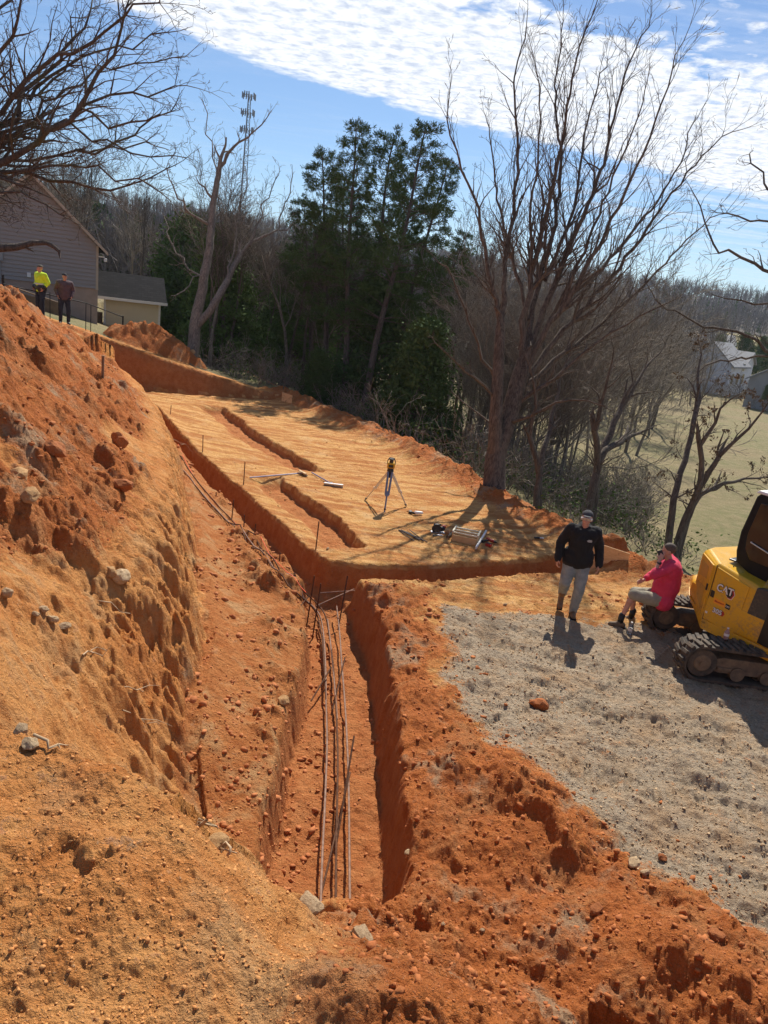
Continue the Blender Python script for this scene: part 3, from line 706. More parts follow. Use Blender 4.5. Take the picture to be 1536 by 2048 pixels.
# ---- pines
def pine_mesh(seed, hgt, first=.32, wid=2.1, top=.5, dens=1.0):
    """trunk along +Z, whorled limbs that droop then lift, needles in brushes; returns wood, needle list"""
    W = Wood(seed); R = W.r; nd = []
    lean = (R.gauss(0, .02), R.gauss(0, .02)); n = 14
    cz = lambda z: Vector((lean[0] * z + .06 * math.sin(z * .9 + seed), lean[1] * z + .06 * math.cos(z * .7 + seed), z))
    T = Wood(seed + 1); T.pl.append(([cz(hgt * i / n) for i in range(n + 1)], [.17 * (1 - .86 * i / n) for i in range(n + 1)]))
    z = hgt * .15
    while z < hgt * .985:
        f = (z / hgt - first) / (1 - first); live = f > 0
        if not live:
            for _ in range(R.randint(1, 3)):
                a = R.uniform(0, 6.28); p = cz(z); W.twig(p, Vector((math.cos(a), math.sin(a), R.uniform(-.1, .25))), R.uniform(.5, 1.6), .018, 1, .0, .7, .8)
            z += R.uniform(.3, .6); continue
        ln0 = wid * (1 - f) ** .62 * (.6 + .4 * min(1, f * 4)) + .25
        a0 = R.uniform(0, 6.28)
        for k in range(R.randint(3, 5)):
            if R.random() < .14: continue
            a = a0 + k * 1.4 + R.uniform(-.3, .3); ln = ln0 * R.uniform(.55, 1.15); p = cz(z); d = Vector((math.cos(a), math.sin(a), R.uniform(.05, .45) + .35 * f))
            m_ = max(4, int(ln / .22)); pts = [p]; rs = [.03 * (1 - .6 * f)]
            for i in range(m_):
                d = (d.normalized() + Vector((R.gauss(0, .12), R.gauss(0, .12), R.gauss(0, .07) + (.05 if i > m_ * .5 else -.03)))).normalized(); p = p + d * (ln / m_); pts.append(p); rs.append(max(.005, rs[0] * (1 - i / m_)))
                if i >= m_ * .3:
                    for _ in range(int(5 * dens + .5)):
                        e = p + Vector((R.gauss(0, .17), R.gauss(0, .17), R.gauss(.05, .05))) * (.7 + .5 * (1 - f)); nd.append((e, (e - p + d * .25).normalized()))
            W.pl.append((pts, rs))
        z += R.uniform(.28, .52) * (1.15 - .45 * f)
    return T, W, nd
def needle_mesh(name, nd, mat, seed, per=12, ln=.14):
    g = np.random.default_rng(seed); P = np.array([tuple(p) for p, _ in nd]).repeat(per, 0); D = np.array([tuple(d) for _, d in nd]).repeat(per, 0)
    n = len(P); v = g.normal(size=(n, 3)) * .75 + D; v[:, 2] += .15; v /= np.linalg.norm(v, axis=1)[:, None]
    l_ = (ln * g.uniform(.6, 1.25, n))[:, None]; s_ = np.cross(v, g.normal(size=(n, 3))); s_ /= np.linalg.norm(s_, axis=1)[:, None]; w_ = g.uniform(.008, .016, n)[:, None]
    P = P + g.normal(size=(n, 3)) * .035
    V = np.stack([P - s_ * w_ * .5, P + s_ * w_ * .5, P + v * l_ + s_ * w_, P + v * l_ - s_ * w_], 1).reshape(-1, 3)
    return mesh_np(name, V, np.arange(n * 4).reshape(-1, 4), mat)
PINES = []
def make_pine(seed, hgt, first, wid, label, dens=1.0, group='pines beyond the pad'):
    root = tree_root('pine_tree', (0, 0, 0), label, group); T, W, nd = pine_mesh(seed, hgt, first, wid, dens=dens)
    tr = T.mesh('trunk', M_BARKD, root, 8); cr = needle_mesh('crown', nd, M_NEEDLE, seed); cr.parent = root
    br = W.mesh('branches', M_BARKD, root); br.parent = cr
    root['h'] = hgt; return root
def copy_tree(o, parent=None):
    c = o.copy(); C.objects.link(c); c.parent = parent
    for ch in o.children: copy_tree(ch, c)
    return c
def place_to(o, b, top):
    """stand the tree at b and lean/scale it so that its tip comes to top"""
    v = top - b; o.location = b; k = v.length / o['h']
    q = Vector((0, 0, 1)).rotation_difference(v.normalized()); o.rotation_mode = 'QUATERNION'
    o.rotation_quaternion = q @ Matrix.Rotation(random.uniform(0, 6.28), 3, 'Z').to_quaternion(); o.scale = (k, k, k)
def gpt(px, t, y=700):
    p = att(px, y, t); return Vector((p.x, p.y, tz(p.x, p.y, False) - .15))
random.seed(5)
pp = [make_pine(101, 13, .34, 2.3, 'pine', 1.2), make_pine(111, 13, .30, 2.0, 'pine', 1.2), make_pine(121, 12, .24, 2.3, 'pine', 1.3)]
spots = [(668, 33.5, 642, 300, 0, 'leftmost tall pine of the clump, with a ragged thin top'), (700, 32.0, 718, 252, 1, 'tall pine with a pale spiky top, second from the left in the clump'),
         (735, 31.0, 862, 248, 0, 'rightmost tall pine of the clump, dense dark top beside the tall bare tree'), (718, 35.0, 775, 268, 2, 'tall pine in the middle of the clump'),
         (772, 32.5, 900, 330, 1, 'leaning pine with a bare double trunk at the right of the clump'), (640, 37.0, 600, 400, 2, 'shorter bushy pine on the left flank of the clump'),
         (690, 38.0, 680, 350, 2, 'pine half hidden behind the left half of the clump'), (800, 36.0, 822, 360, 2, 'pine half hidden behind the right half of the clump'),
         (790, 31.5, 930, 470, 1, 'shorter leaning pine just left of the tallest bare tree')]
for i, (bx, t, tx, ty, k, lab) in enumerate(spots):
    o = pp[k] if k not in PINES else copy_tree(pp[k]); PINES.append(k)
    o['label'] = lab; place_to(o, gpt(bx, t), att(tx, ty, t + .5))

# ---- broad evergreens (cedars, rhododendron) and undergrowth
def bushy(seed, hgt, wid, n, ls=.06, mat=None, name='evergreen_bush', label='x', group=None, conical=True):
    R = random.Random(seed); root = tree_root(name, (0, 0, 0), label, group); W = Wood(seed); pts = []
    W.pl.append(([Vector((0, 0, 0)), Vector((.05, 0, hgt * .5)), Vector((0, .05, hgt * .96))], [.09, .06, .01]))
    cl = []
    for _ in range(n // 60):
        z = R.uniform(.06, 1); rr = wid * ((1 - z) ** .75 if conical else math.sqrt(max(0, 1 - (2 * z - 1) ** 2)) * .9 + .1) * math.sqrt(R.uniform(.15, 1)); a = R.uniform(0, 6.28)
        cl.append((Vector((rr * math.cos(a), rr * math.sin(a), z * hgt)), R.uniform(.12, .34) * wid))
    for c_, s_ in cl:
        W.seg.append((0, 0, c_.z * .85, *c_, .02, .006))
        for _ in range(60): pts.append((c_ + Vector((R.gauss(0, s_ * .55), R.gauss(0, s_ * .55), R.gauss(0, s_ * .28))), R.uniform(.6, 1.4) * ls))
    W.mesh('trunk', M_BARKD, root, 6); leafmesh('crown', pts, mat or M_LEAF, root, R, .45)
    root['h'] = hgt; return root
bush = [bushy(201, 6, 2.3, 26000, .085, M_LEAF, 'evergreen_tree'), bushy(203, 5, 2.0, 20000, .08, M_NEEDLE, 'evergreen_tree')]
bs = [(455, 36, 440, 470, 0, 'bright green evergreen directly behind the half-dead tree'), (362, 46, 356, 455, 0, 'bright green evergreen behind the shed roof corner'), (395, 44, 380, 440, 0, 'evergreen deeper in the woods above the shed'),
      (850, 27, 860, 640, 1, 'low dark cedar under the right side of the pines'), (640, 31, 640, 700, 1, 'low dark cedar under the left side of the pines'), (760, 33, 760, 560, 1, 'dark cedar behind the pine trunks'),
      (600, 46, 600, 500, 0, 'green cedar far back beside the leftmost pine'), (500, 48, 505, 520, 1, 'dark cedar deep in the woods right of the half-dead tree')]
seen = set()
for i, (bx, t, tx, ty, k, lab) in enumerate(bs):
    o = bush[k] if k not in seen else copy_tree(bush[k]); seen.add(k)
    o['label'] = lab; place_to(o, gpt(bx, t), att(tx, ty, t))

# ---- background bare woods
def bare(seed, hgt, mat, name='bare_tree', fork=.45, n=7, spread=.5, r=.13, minr=.009, depth=3):
    root = tree_root(name, (0, 0, 0), 'x'); W = Wood(seed); T = Wood(seed + 7); R = W.r
    k = 7; p = Vector((0, 0, 0)); pts = [p.copy()]; d = Vector((0, 0, 1))
    for i in range(k):
        d = (d + Vector((R.gauss(0, .06), R.gauss(0, .06), .1))).normalized(); p = p + d * (hgt * .85 / k); pts.append(p.copy())
    T.pl.append((pts, [r * (1 - .8 * i / k) for i in range(k + 1)]))
    for i in range(n):
        f = fork + (1 - fork) * i / n; j = min(k - 1, int(f * k)); q = pts[j].lerp(pts[j + 1], f * k - j); a = R.uniform(0, 6.28)
        dd = Vector((math.cos(a) * spread, math.sin(a) * spread, .9)); W.twig(q, dd, hgt * (1 - f) * R.uniform(.7, 1.1) + .8, r * .5 * (1.05 - f), depth, .25, .55, 1.05, .16, minr)
    T.mesh('trunk', mat, root, 6); W.mesh('crown', mat, root); root['h'] = hgt; return root
BG = [bare(301, 11, M_BARKG), bare(311, 12, M_BARKD, fork=.55, n=6), bare(321, 9, M_BARKG, fork=.3, n=9, spread=.8), bare(331, 13, M_BARKD, fork=.6, n=6, r=.15), bare(341, 7, M_BARKG, fork=.12, n=10, spread=.9, r=.07)]
def clump(spec, label, group, kinds, seed, hs=(.75, 1.15), used=set()):
    R = random.Random(seed)
    for (px0, px1, t0, t1, n) in spec:
        for _ in range(n):
            px = R.uniform(px0, px1); t = math.exp(R.uniform(math.log(t0), math.log(t1))); k = R.choice(kinds)
            if k in used: o = copy_tree(BG[k])
            else: o = BG[k]; used.add(k)
            o['label'] = label; o['group'] = group; p = gpt(px, t, 760 - .0 * px); hh = R.uniform(*hs)
            o.location = p; o.rotation_euler = (R.gauss(0, .05), R.gauss(0, .05), R.uniform(0, 6.28)); o.scale = (hh * R.uniform(.85, 1.15),) * 2 + (hh,)
clump([(395, 640, 34, 60, 44), (560, 900, 33, 60, 22), (860, 980, 28, 50, 10)], 'thin bare tree in the dark woods behind the pad, between the shed and the pines', 'bare trees in the woods behind the pad', [0, 1, 3], 1, (.5, .78))
clump([(-60, 400, 46, 90, 34)], 'bare tree rising behind the tan house and the shed', 'bare trees behind the house', [0, 1, 3], 2, (.7, 1.0))
clump([(960, 1180, 26, 50, 34), (1180, 1330, 45, 80, 20)], 'bare tree of the brown thicket behind the tallest tree', 'bare trees of the thicket right of the pines', [0, 2, 4], 3, (.6, .9))
clump([(880, 1330, 60, 120, 34)], 'bare tree in the far side of the thicket, beyond the meadow edge', 'bare trees beyond the thicket', [0, 2, 3], 4, (.8, 1.2))
clump([(1200, 1420, 85, 112, 14), (1180, 1700, 150, 190, 30)], 'bare tree around the white house across the meadow', 'bare trees around the far houses', [0, 2, 4], 5, (.6, 1.0))

# ---- woods on the hills: one mass nobody could count
def far_woods():
    g = np.random.default_rng(8); n = 13000
    az = np.radians(g.uniform(-48, 48, n)); rr = np.exp(g.uniform(math.log(95), math.log(680), n)); x = rr * np.sin(az); y = rr * np.cos(az)
    azd = np.degrees(az); keep = (azd < 7) | (rr > 125); field = (x > 70) & (rr < 335)
    hs_ = (np.degrees(np.arctan2(x, y)) > 19) & (rr < 175); keep &= ~field & ~hs_; x = x[keep]; y = y[keep]; rr = rr[keep]; z = terrain(x, y, False); n = len(x)
    h = g.uniform(6.5, 13, n) * (1 + .5 * fbm(x, y, .03, 3, 9)); k = 22
    B = np.stack([x, y, z], 1); vs = []
    # each tree: a trunk sliver and twig slivers, all thin upright prisms
    ang = g.uniform(0, 6.28, (n, k)); el = g.uniform(.35, 1.4, (n, k)); f0 = g.uniform(.2, .75, (n, k)); ln = (1.02 - f0) * g.uniform(.5, 1.0, (n, k)) * h[:, None]
    f0[:, 0] = 0; el[:, 0] = 1.57; ln[:, 0] = h
    D = np.stack([np.cos(ang) * np.cos(el), np.sin(ang) * np.cos(el), np.sin(el)], -1)
    P0 = B[:, None, :] + np.array([0, 0, 1.]) * (f0 * h[:, None])[..., None]; P1 = P0 + D * ln[..., None]
    side = np.cross(D, g.normal(size=D.shape)); side /= np.linalg.norm(side, axis=-1)[..., None]
    wd = (np.where(np.arange(k)[None, :] == 0, .22, .11) * np.ones((n, 1)) * (rr / 300)[:, None] ** .3)[..., None]
    V = np.stack([P0 - side * wd, P0 + side * wd, P1 + side * wd * .3, P1 - side * wd * .3], -2).reshape(-1, 3)
    o = mesh_np('far_woods', V, np.arange(n * k * 4).reshape(-1, 4), M_FARWOOD); meta(o, 'grey brown leafless woods covering the distant hills', 'woods', kind='stuff')
    m_ = g.random(n) < .13; idx = np.where(m_)[0]; pts = []
    nn = 60; c_ = B[idx]; hh = h[idx]
    zz_ = g.uniform(.15, 1, (len(idx), nn)); ra = (1 - zz_) * .28 * hh[:, None] * np.sqrt(g.uniform(0, 1, (len(idx), nn))); an = g.uniform(0, 6.28, (len(idx), nn))
    P = c_[:, None, :] + np.stack([ra * np.cos(an), ra * np.sin(an), zz_ * hh[:, None] * .9], -1); P = P.reshape(-1, 3); s_ = np.full((len(P), 1), .55)
    a = g.normal(size=P.shape); a /= np.linalg.norm(a, axis=1)[:, None]; b = np.cross(a, g.normal(size=P.shape)); b /= np.linalg.norm(b, axis=1)[:, None]
    V = np.stack([P - a * s_, P + b * s_ * .6, P + a * s_, P - b * s_ * .6], 1).reshape(-1, 3)
    o = mesh_np('far_evergreens', V, np.arange(len(V)).reshape(-1, 4), M_NEEDLE); meta(o, 'dark evergreens scattered through the distant woods', 'woods', kind='stuff')
M_FARWOOD = material('far_bark', lambda t, b: L(t, mix(t, noise(t, geo(t), .02, 3), (.11, .095, .09), (.22, .185, .165)), b.inputs['Base Color']), rough=1)
far_woods()
# undergrowth: brush and saplings in the shade under the trees
def brush():
    g = random.Random(77); W = Wood(77); dead = []; pts = []
    for (p0, p1, t0, t1, n, hh) in ((400, 980, 23.5, 45, 420, 1.1), (950, 1330, 21, 40, 320, 1.3), (1100, 1700, 16.5, 24, 60, .5), (1180, 1700, 100, 125, 120, 3)):
        for _ in range(n):
            px = g.uniform(p0, p1); t = g.uniform(t0, t1); p = gpt(px, t, 850) + Vector((0, 0, .12))
            if not (tb(p)): continue
            for _ in range(3): W.twig(p, Vector((g.gauss(0, .5), g.gauss(0, .5), 1)), hh * g.uniform(.5, 1.4), .012 * (1 + hh / 3), 2, .1, .7, .8, .25, .005 * (1 + t / 60))
            if g.random() < .35 and t < 60:
                c_ = p + Vector((0, 0, hh * .4))
                for _ in range(70): pts.append((c_ + Vector((g.gauss(0, .4), g.gauss(0, .4), g.gauss(0, .3))), g.uniform(.03, .07)))
    W.pl = [q for q in W.pl]
    o = W.mesh('brush', M_BARKG, None); meta(o, 'tangle of leafless brush under the trees', 'brush', kind='stuff')
    o = leafmesh('undergrowth_leaves', pts, M_LEAF, None, g); meta(o, 'small evergreen undergrowth on the shaded forest floor', 'undergrowth', kind='stuff')
def tb(p):
    s = sE(p.x, p.y); return s < -.9 or p.y > 30.5
brush()

# ================================================================ shape helpers
class B:
    def __init__(s): s.bm = bmesh.new()
    def _t(s, vs, M):
        if M is not None: bmesh.ops.transform(s.bm, matrix=M, verts=vs)
        return vs
    def box(s, c, size, rot=None, bev=0.0, seg=2):
        r = bmesh.ops.create_cube(s.bm, size=1); vs = r['verts']; bmesh.ops.scale(s.bm, vec=size, verts=vs)
        if bev:
            es = list({e for v in vs for e in v.link_edges}); g = bmesh.ops.bevel(s.bm, geom=es, offset=bev, segments=seg, affect='EDGES', profile=.5)
            vs = list({v for f in g['faces'] for v in f.verts} | {v for v in vs if v.is_valid})
        M = Matrix.Translation(c) @ (rot.to_4x4() if rot else Matrix.Identity(4)); return s._t(vs, M)
    def cyl(s, a, b, r1, r2=None, n=16, caps=True):
        a = Vector(a); b = Vector(b); r2 = r1 if r2 is None else r2; d = b - a
        r = bmesh.ops.create_cone(s.bm, cap_ends=caps, segments=n, radius1=r1, radius2=r2, depth=d.length)
        M = Matrix.Translation((a + b) / 2) @ d.to_track_quat('Z', 'Y').to_matrix().to_4x4(); return s._t(r['verts'], M)
    def ball(s, c, r, rot=None, n=14):
        rr = (r, r, r) if isinstance(r, (int, float)) else r
        q = bmesh.ops.create_uvsphere(s.bm, u_segments=n, v_segments=max(6, n // 2 + 2), radius=1)
        M = Matrix.Translation(c) @ (rot.to_4x4() if rot else Matrix.Identity(4)) @ Matrix.Diagonal((*rr, 1)); return s._t(q['verts'], M)
    def cap(s, a, b, r1, r2=None, n=12):          # tapered capsule
        r2 = r1 if r2 is None else r2; s.cyl(a, b, r1, r2, n); s.ball(a, r1, n=n); s.ball(b, r2, n=n)
    def prism(s, pts, y0, y1, M=None, flip=False):     # polygon in xz extruded along y
        v0 = [s.bm.verts.new((p[0], y0, p[1])) for p in pts]; v1 = [s.bm.verts.new((p[0], y1, p[1])) for p in pts]; n = len(pts)
        s.bm.faces.new(v0); s.bm.faces.new(v1[::-1])
        for i in range(n): s.bm.faces.new((v0[i], v1[i], v1[(i + 1) % n], v0[(i + 1) % n])) 
        return s._t(v0 + v1, M)
    def loft(s, rings, closed=True):               # rings of equal length
        R = [[s.bm.verts.new(p) for p in r] for r in rings]; n = len(R[0])
        for a, b in zip(R, R[1:]):
            for i in range(n): s.bm.faces.new((a[i], a[(i + 1) % n], b[(i + 1) % n], b[i]))
        s.bm.faces.new(R[0][::-1]); s.bm.faces.new(R[-1])
    def path(s, pts, r, n=6):
        for a, b in zip(pts, pts[1:]): s.cap(a, b, r, r, n) if n > 6 else s.cyl(a, b, r, r, n)
    def obj(s, name, mat, parent=None, bevel=0, smooth=False, remesh=0, smoothit=0, M=None, world=False):
        bmesh.ops.recalc_face_normals(s.bm, faces=s.bm.faces)
        me = bpy.data.meshes.new(name); s.bm.to_mesh(me); s.bm.free()
        if mat: me.materials.append(mat)
        o = bpy.data.objects.new(name, me); C.objects.link(o)
        if remesh:
            r = o.modifiers.new('r', 'REMESH'); r.mode = 'VOXEL'; r.voxel_size = remesh; r.use_smooth_shade = True
            if smoothit: q = o.modifiers.new('s', 'SMOOTH'); q.factor = .5; q.iterations = smoothit
            bpy.context.view_layer.update()
            dg = bpy.context.evaluated_depsgraph_get(); nm = bpy.data.meshes.new_from_object(o.evaluated_get(dg)); o.modifiers.clear(); o.data = nm; nm.name = name
            if mat and not nm.materials: nm.materials.append(mat)
            smooth = True
        if smooth: o.data.shade_smooth()
        if bevel: q = o.modifiers.new('b', 'BEVEL'); q.width = bevel; q.segments = 2; q.limit_method = 'ANGLE'; q.angle_limit = rad(35); o.data.shade_smooth() if False else None
        if parent: o.parent = parent
        if world and parent: o.matrix_parent_inverse = Matrix.Translation(-Vector(parent.location))
        return o
def rz(a): return Matrix.Rotation(a, 3, 'Z')
def lettering(name, text, size, mat, parent, loc, rot, ext=.003, bold=0, sx=1):
    c = bpy.data.curves.new(name, 'FONT'); c.body = text; c.size = size; c.extrude = ext; c.offset = bold; c.align_x = 'CENTER'; c.align_y = 'CENTER'
    o = bpy.data.objects.new(name, c); C.objects.link(o); bpy.context.view_layer.update()
    me = bpy.data.meshes.new_from_object(o.evaluated_get(bpy.context.evaluated_depsgraph_get())); bpy.data.objects.remove(o)
    me.materials.clear(); me.materials.append(mat)
    o = bpy.data.objects.new(name, me); C.objects.link(o); o.parent = parent; o.location = loc; o.rotation_euler = rot; o.scale = (sx, 1, 1); return o

def hit(px, py, t0=3.0):
    """first point where the sight line through that spot of the photo meets the ground"""
    d = ray(px, py); t = t0; last = t
    ts = np.exp(np.linspace(math.log(t0), math.log(80), 900)); X = d.x * ts; Y = d.y * ts; Z = H + d.z * ts
    g = terrain(X, Y, False); k = np.argmax(Z < g); 
    return Vector((X[k], Y[k], tz(X[k], Y[k])))
def ground_at(x, y): return Vector((x, y, tz(x, y)))

# ---------------------------------------------------------------- materials
def paintm(c, wear=.25, dirt=(.30, .19, .10)):
    def f(t, b):
        p = objco(t); n = noise(t, p, 3.5, 6, .65); n2 = noise(t, p, 30, 4, .7)
        sp = N(t, 'ShaderNodeSeparateXYZ'); L(t, geo(t), sp.inputs[0]); low = N_ramp01(t, sp.outputs[2], 1.3, .3)
        f_ = mth(t, 'MULTIPLY', N_ramp01(t, mth(t, 'MULTIPLY', n, n2), .24, .40), mth(t, 'MULTIPLY_ADD', low, .6, wear), clamp=True)
        L(t, mix(t, f_, c, dirt), b.inputs['Base Color']); L(t, mth(t, 'MULTIPLY_ADD', f_, .6, .28), b.inputs['Roughness'])
    return f
M_YEL = material('yellow_paint', paintm((.70, .38, .015), .42), rough=.3)
M_YELD = material('yellow_recess', paintm((.50, .29, .03), .5), rough=.5)
M_DGREY = material('dark_grey_paint', paintm((.035, .037, .038), .25), rough=.4)
M_BLK = mottled('black_plastic', (.008, .008, .009), (.016, .016, .016), 10, .6, Specular_IOR_Level=.2)
M_RUB = mottled('dusty_rubber', (.035, .032, .028), (.14, .10, .065), 9, .85, bmp=.4)
M_STEEL = mottled('muddy_steel', (.10, .075, .05), (.24, .16, .09), 12, .75, bmp=.3)
M_GLASS = material('tinted_glass', color=(.012, .014, .015), rough=.05, Specular_IOR_Level=.6)
M_WHITE = mottled('white_vinyl', (.72, .70, .66), (.82, .80, .76), 14, .5)
M_RED = material('red_print', color=(.45, .03, .015), rough=.4)
M_LBLK = material('black_print', color=(.012, .012, .012), rough=.4)
M_REBAR = mottled('rusty_rebar', (.07, .035, .022), (.17, .085, .05), 25, .9, bmp=.5, bs=120, Specular_IOR_Level=.1)
M_REBARL = mottled('weathered_rebar', (.20, .12, .085), (.38, .25, .19), 18, .8, Specular_IOR_Level=.1)
M_WOOD = mottled('raw_lumber', (.52, .34, .16), (.64, .45, .24), 6, .8)
def plym(t, b):
    p = objco(t); mp = N(t, 'ShaderNodeMapping'); mp.inputs['Scale'].default_value = (2, 2, 14); L(t, p, mp.inputs[0])
    n = noise(t, mp.outputs[0], 3, 6, .6, 1.5); n2 = noise(t, p, 5, 4)
    c = mix(t, N_ramp01(t, n, .35, .65), (.62, .37, .16), (.78, .54, .28)); c = mix(t, mth(t, 'MULTIPLY', N_ramp01(t, n2, .58, .66), .6), c, (.25, .09, .03)); L(t, c, b.inputs['Base Color'])
M_PLY = material('plywood', plym, rough=.8)
M_ALU = material('aluminium', color=(.62, .62, .64), rough=.35, metal=.8)
M_SKIN = mottled('skin', (.50, .25, .17), (.58, .31, .22), 12, .55)
M_HAIR = mottled('grey_brown_hair', (.06, .04, .03), (.13, .10, .08), 60, .8)
def cloth(name, c1, c2, sc_=9, bs=.35):
    return mottled(name, c1, c2, sc_, .9, bmp=bs, bs=26)
M_ROCK = mottled('pale_rock', (.42, .27, .13), (.62, .46, .28), 5, .9, bmp=.8, bs=18)
M_ROCKG = mottled('grey_rock', (.34, .22, .12), (.54, .38, .22), 6, .97, bmp=.8, bs=18)
M_CLOD = mottled('red_clod', (.32, .09, .023), (.47, .165, .045), 7, .95, bmp=1, bs=25)
M_CLODT = mottled('tan_clod', (.44, .22, .08), (.58, .36, .16), 7, .95, bmp=1, bs=25)
M_ROOT = mottled('pale_root', (.34, .22, .12), (.50, .36, .22), 20, .85)

# ---------------------------------------------------------------- people
def hand(b, wr, d, side, palm_n, curl=.5, sc_=1.0, thumb=1):
    """palm and five separate bent fingers; d = finger direction, palm_n = the way the palm looks, side = towards the thumb"""
    d = Vector(d).normalized(); side = Vector(side); side = (side - d * side.dot(d)).normalized(); pn = d.cross(side).normalized()
    if pn.dot(Vector(palm_n)) < 0: pn = -pn
    wr = Vector(wr); R = Matrix((side, d, pn)).transposed()
    b.ball(wr + d * .045 * sc_, (.041 * sc_, .055 * sc_, .017 * sc_), rot=R, n=12)
    for i, (o, ln) in enumerate(((.027, .070), (.009, .078), (-.009, .073), (-.027, .058))):
        p = wr + d * .085 * sc_ + side * o * sc_; a = curl * .35
        for seg, f in enumerate((.45, .32, .23)):
            dd = d * math.cos(a) + pn * math.sin(a); q = p + dd * ln * f * sc_; b.cap(p, q, .0088 * sc_ - seg * .0007, .0082 * sc_ - seg * .0007, 8); p = q; a += curl * .75
    p = wr + d * .025 * sc_ + side * .034 * sc_; dd = (side * .75 + d * .75 + pn * .3).normalized(); q = p + dd * .035 * sc_; b.cap(p, q, .0115, .010, 8)
    q2 = q + (d * .8 + side * .15 + pn * .5).normalized() * .028 * sc_; b.cap(q, q2, .0098, .0085, 8)
def head(b, c, fwd, up, s=1.0):
    f = Vector(fwd).normalized(); u_ = Vector(up).normalized(); r_ = f.cross(u_).normalized(); u_ = r_.cross(f); R = Matrix((r_, f, u_)).transposed()
    P = lambda x, y, z: Vector(c) + (r_ * x + f * y + u_ * z) * s
    b.ball(P(0, -.008, .03), (.074 * s, .092 * s, .090 * s), rot=R, n=18); b.ball(P(0, .018, -.035), (.058 * s, .070 * s, .072 * s), rot=R, n=16)
    b.ball(P(0, .050, -.085), (.030 * s, .028 * s, .024 * s), rot=R, n=10)                  # chin
    b.cap(P(0, .085, .010), P(0, .104, -.022), .010 * s, .015 * s, 8)                       # nose
    b.ball(P(0, .086, -.052), (.024 * s, .010 * s, .010 * s), rot=R, n=8)                    # mouth
    for k in (-1, 1):
        b.ball(P(.077 * k, -.008, -.010), (.012 * s, .020 * s, .032 * s), rot=R, n=8)         # ears
        b.ball(P(.033 * k, .076, .022), (.022 * s, .010 * s, .008 * s), rot=R, n=8)           # brows
        b.ball(P(.045 * k, .058, -.022), (.020 * s, .018 * s, .016 * s), rot=R, n=8)          # cheeks
    return R, P
M_EYE = material('eye_dark', color=(.03, .02, .015), rough=.2)
def cap_hat(root, P, R, mat, s=1.0, back=False):
    b = B(); b.ball(P(0, -.010, .055), (.086 * s, .102 * s, .080 * s), rot=R, n=18)
    bmesh.ops.bisect_plane(b.bm, geom=list(b.bm.verts) + list(b.bm.edges) + list(b.bm.faces), plane_co=P(0, 0, .056), plane_no=R.col[2], clear_inner=True)
    e = [x for x in b.bm.edges if x.is_boundary]; bmesh.ops.contextual_create(b.bm, geom=e)
    b.ball(P(0, .105, .060), (.062 * s, .052 * s, .007 * s), rot=R @ Matrix.Rotation(-.05, 3, 'X'), n=14)
    b.ball(P(0, -.010, .137), .008 * s, n=6)
    return b.obj('cap', mat, root, smooth=True)
def shoe(root, heel, yaw, pitch, mat, s=1.0, boot=.0, name='shoe'):
    b = B(); R = Matrix.Rotation(yaw, 3, 'Z') @ Matrix.Rotation(pitch, 3, 'X'); P = lambda x, y, z: Vector(heel) + R @ Vector((x, y, z)) * s
    b.cap(P(0, 0, .045), P(0, .10, .040), .042 * s, .043 * s, 10); b.cap(P(0, .10, .038), P(0, .185, .032), .046 * s, .036 * s, 10); b.ball(P(0, .05, .075), (.040 * s, .060 * s, .040 * s), rot=R, n=10)
    if boot: b.cap(P(0, .0, .05), P(0, -.0, .05 + boot), .048 * s, .054 * s, 12)
    o = b.obj(name, mat, root, remesh=.009, smoothit=3)
    b = B(); b.box(P(0, .085, .008), (.088 * s, .285 * s, .022 * s), rot=R, bev=.008); b.obj('sole', M_BLK, o, smooth=False)
    return o

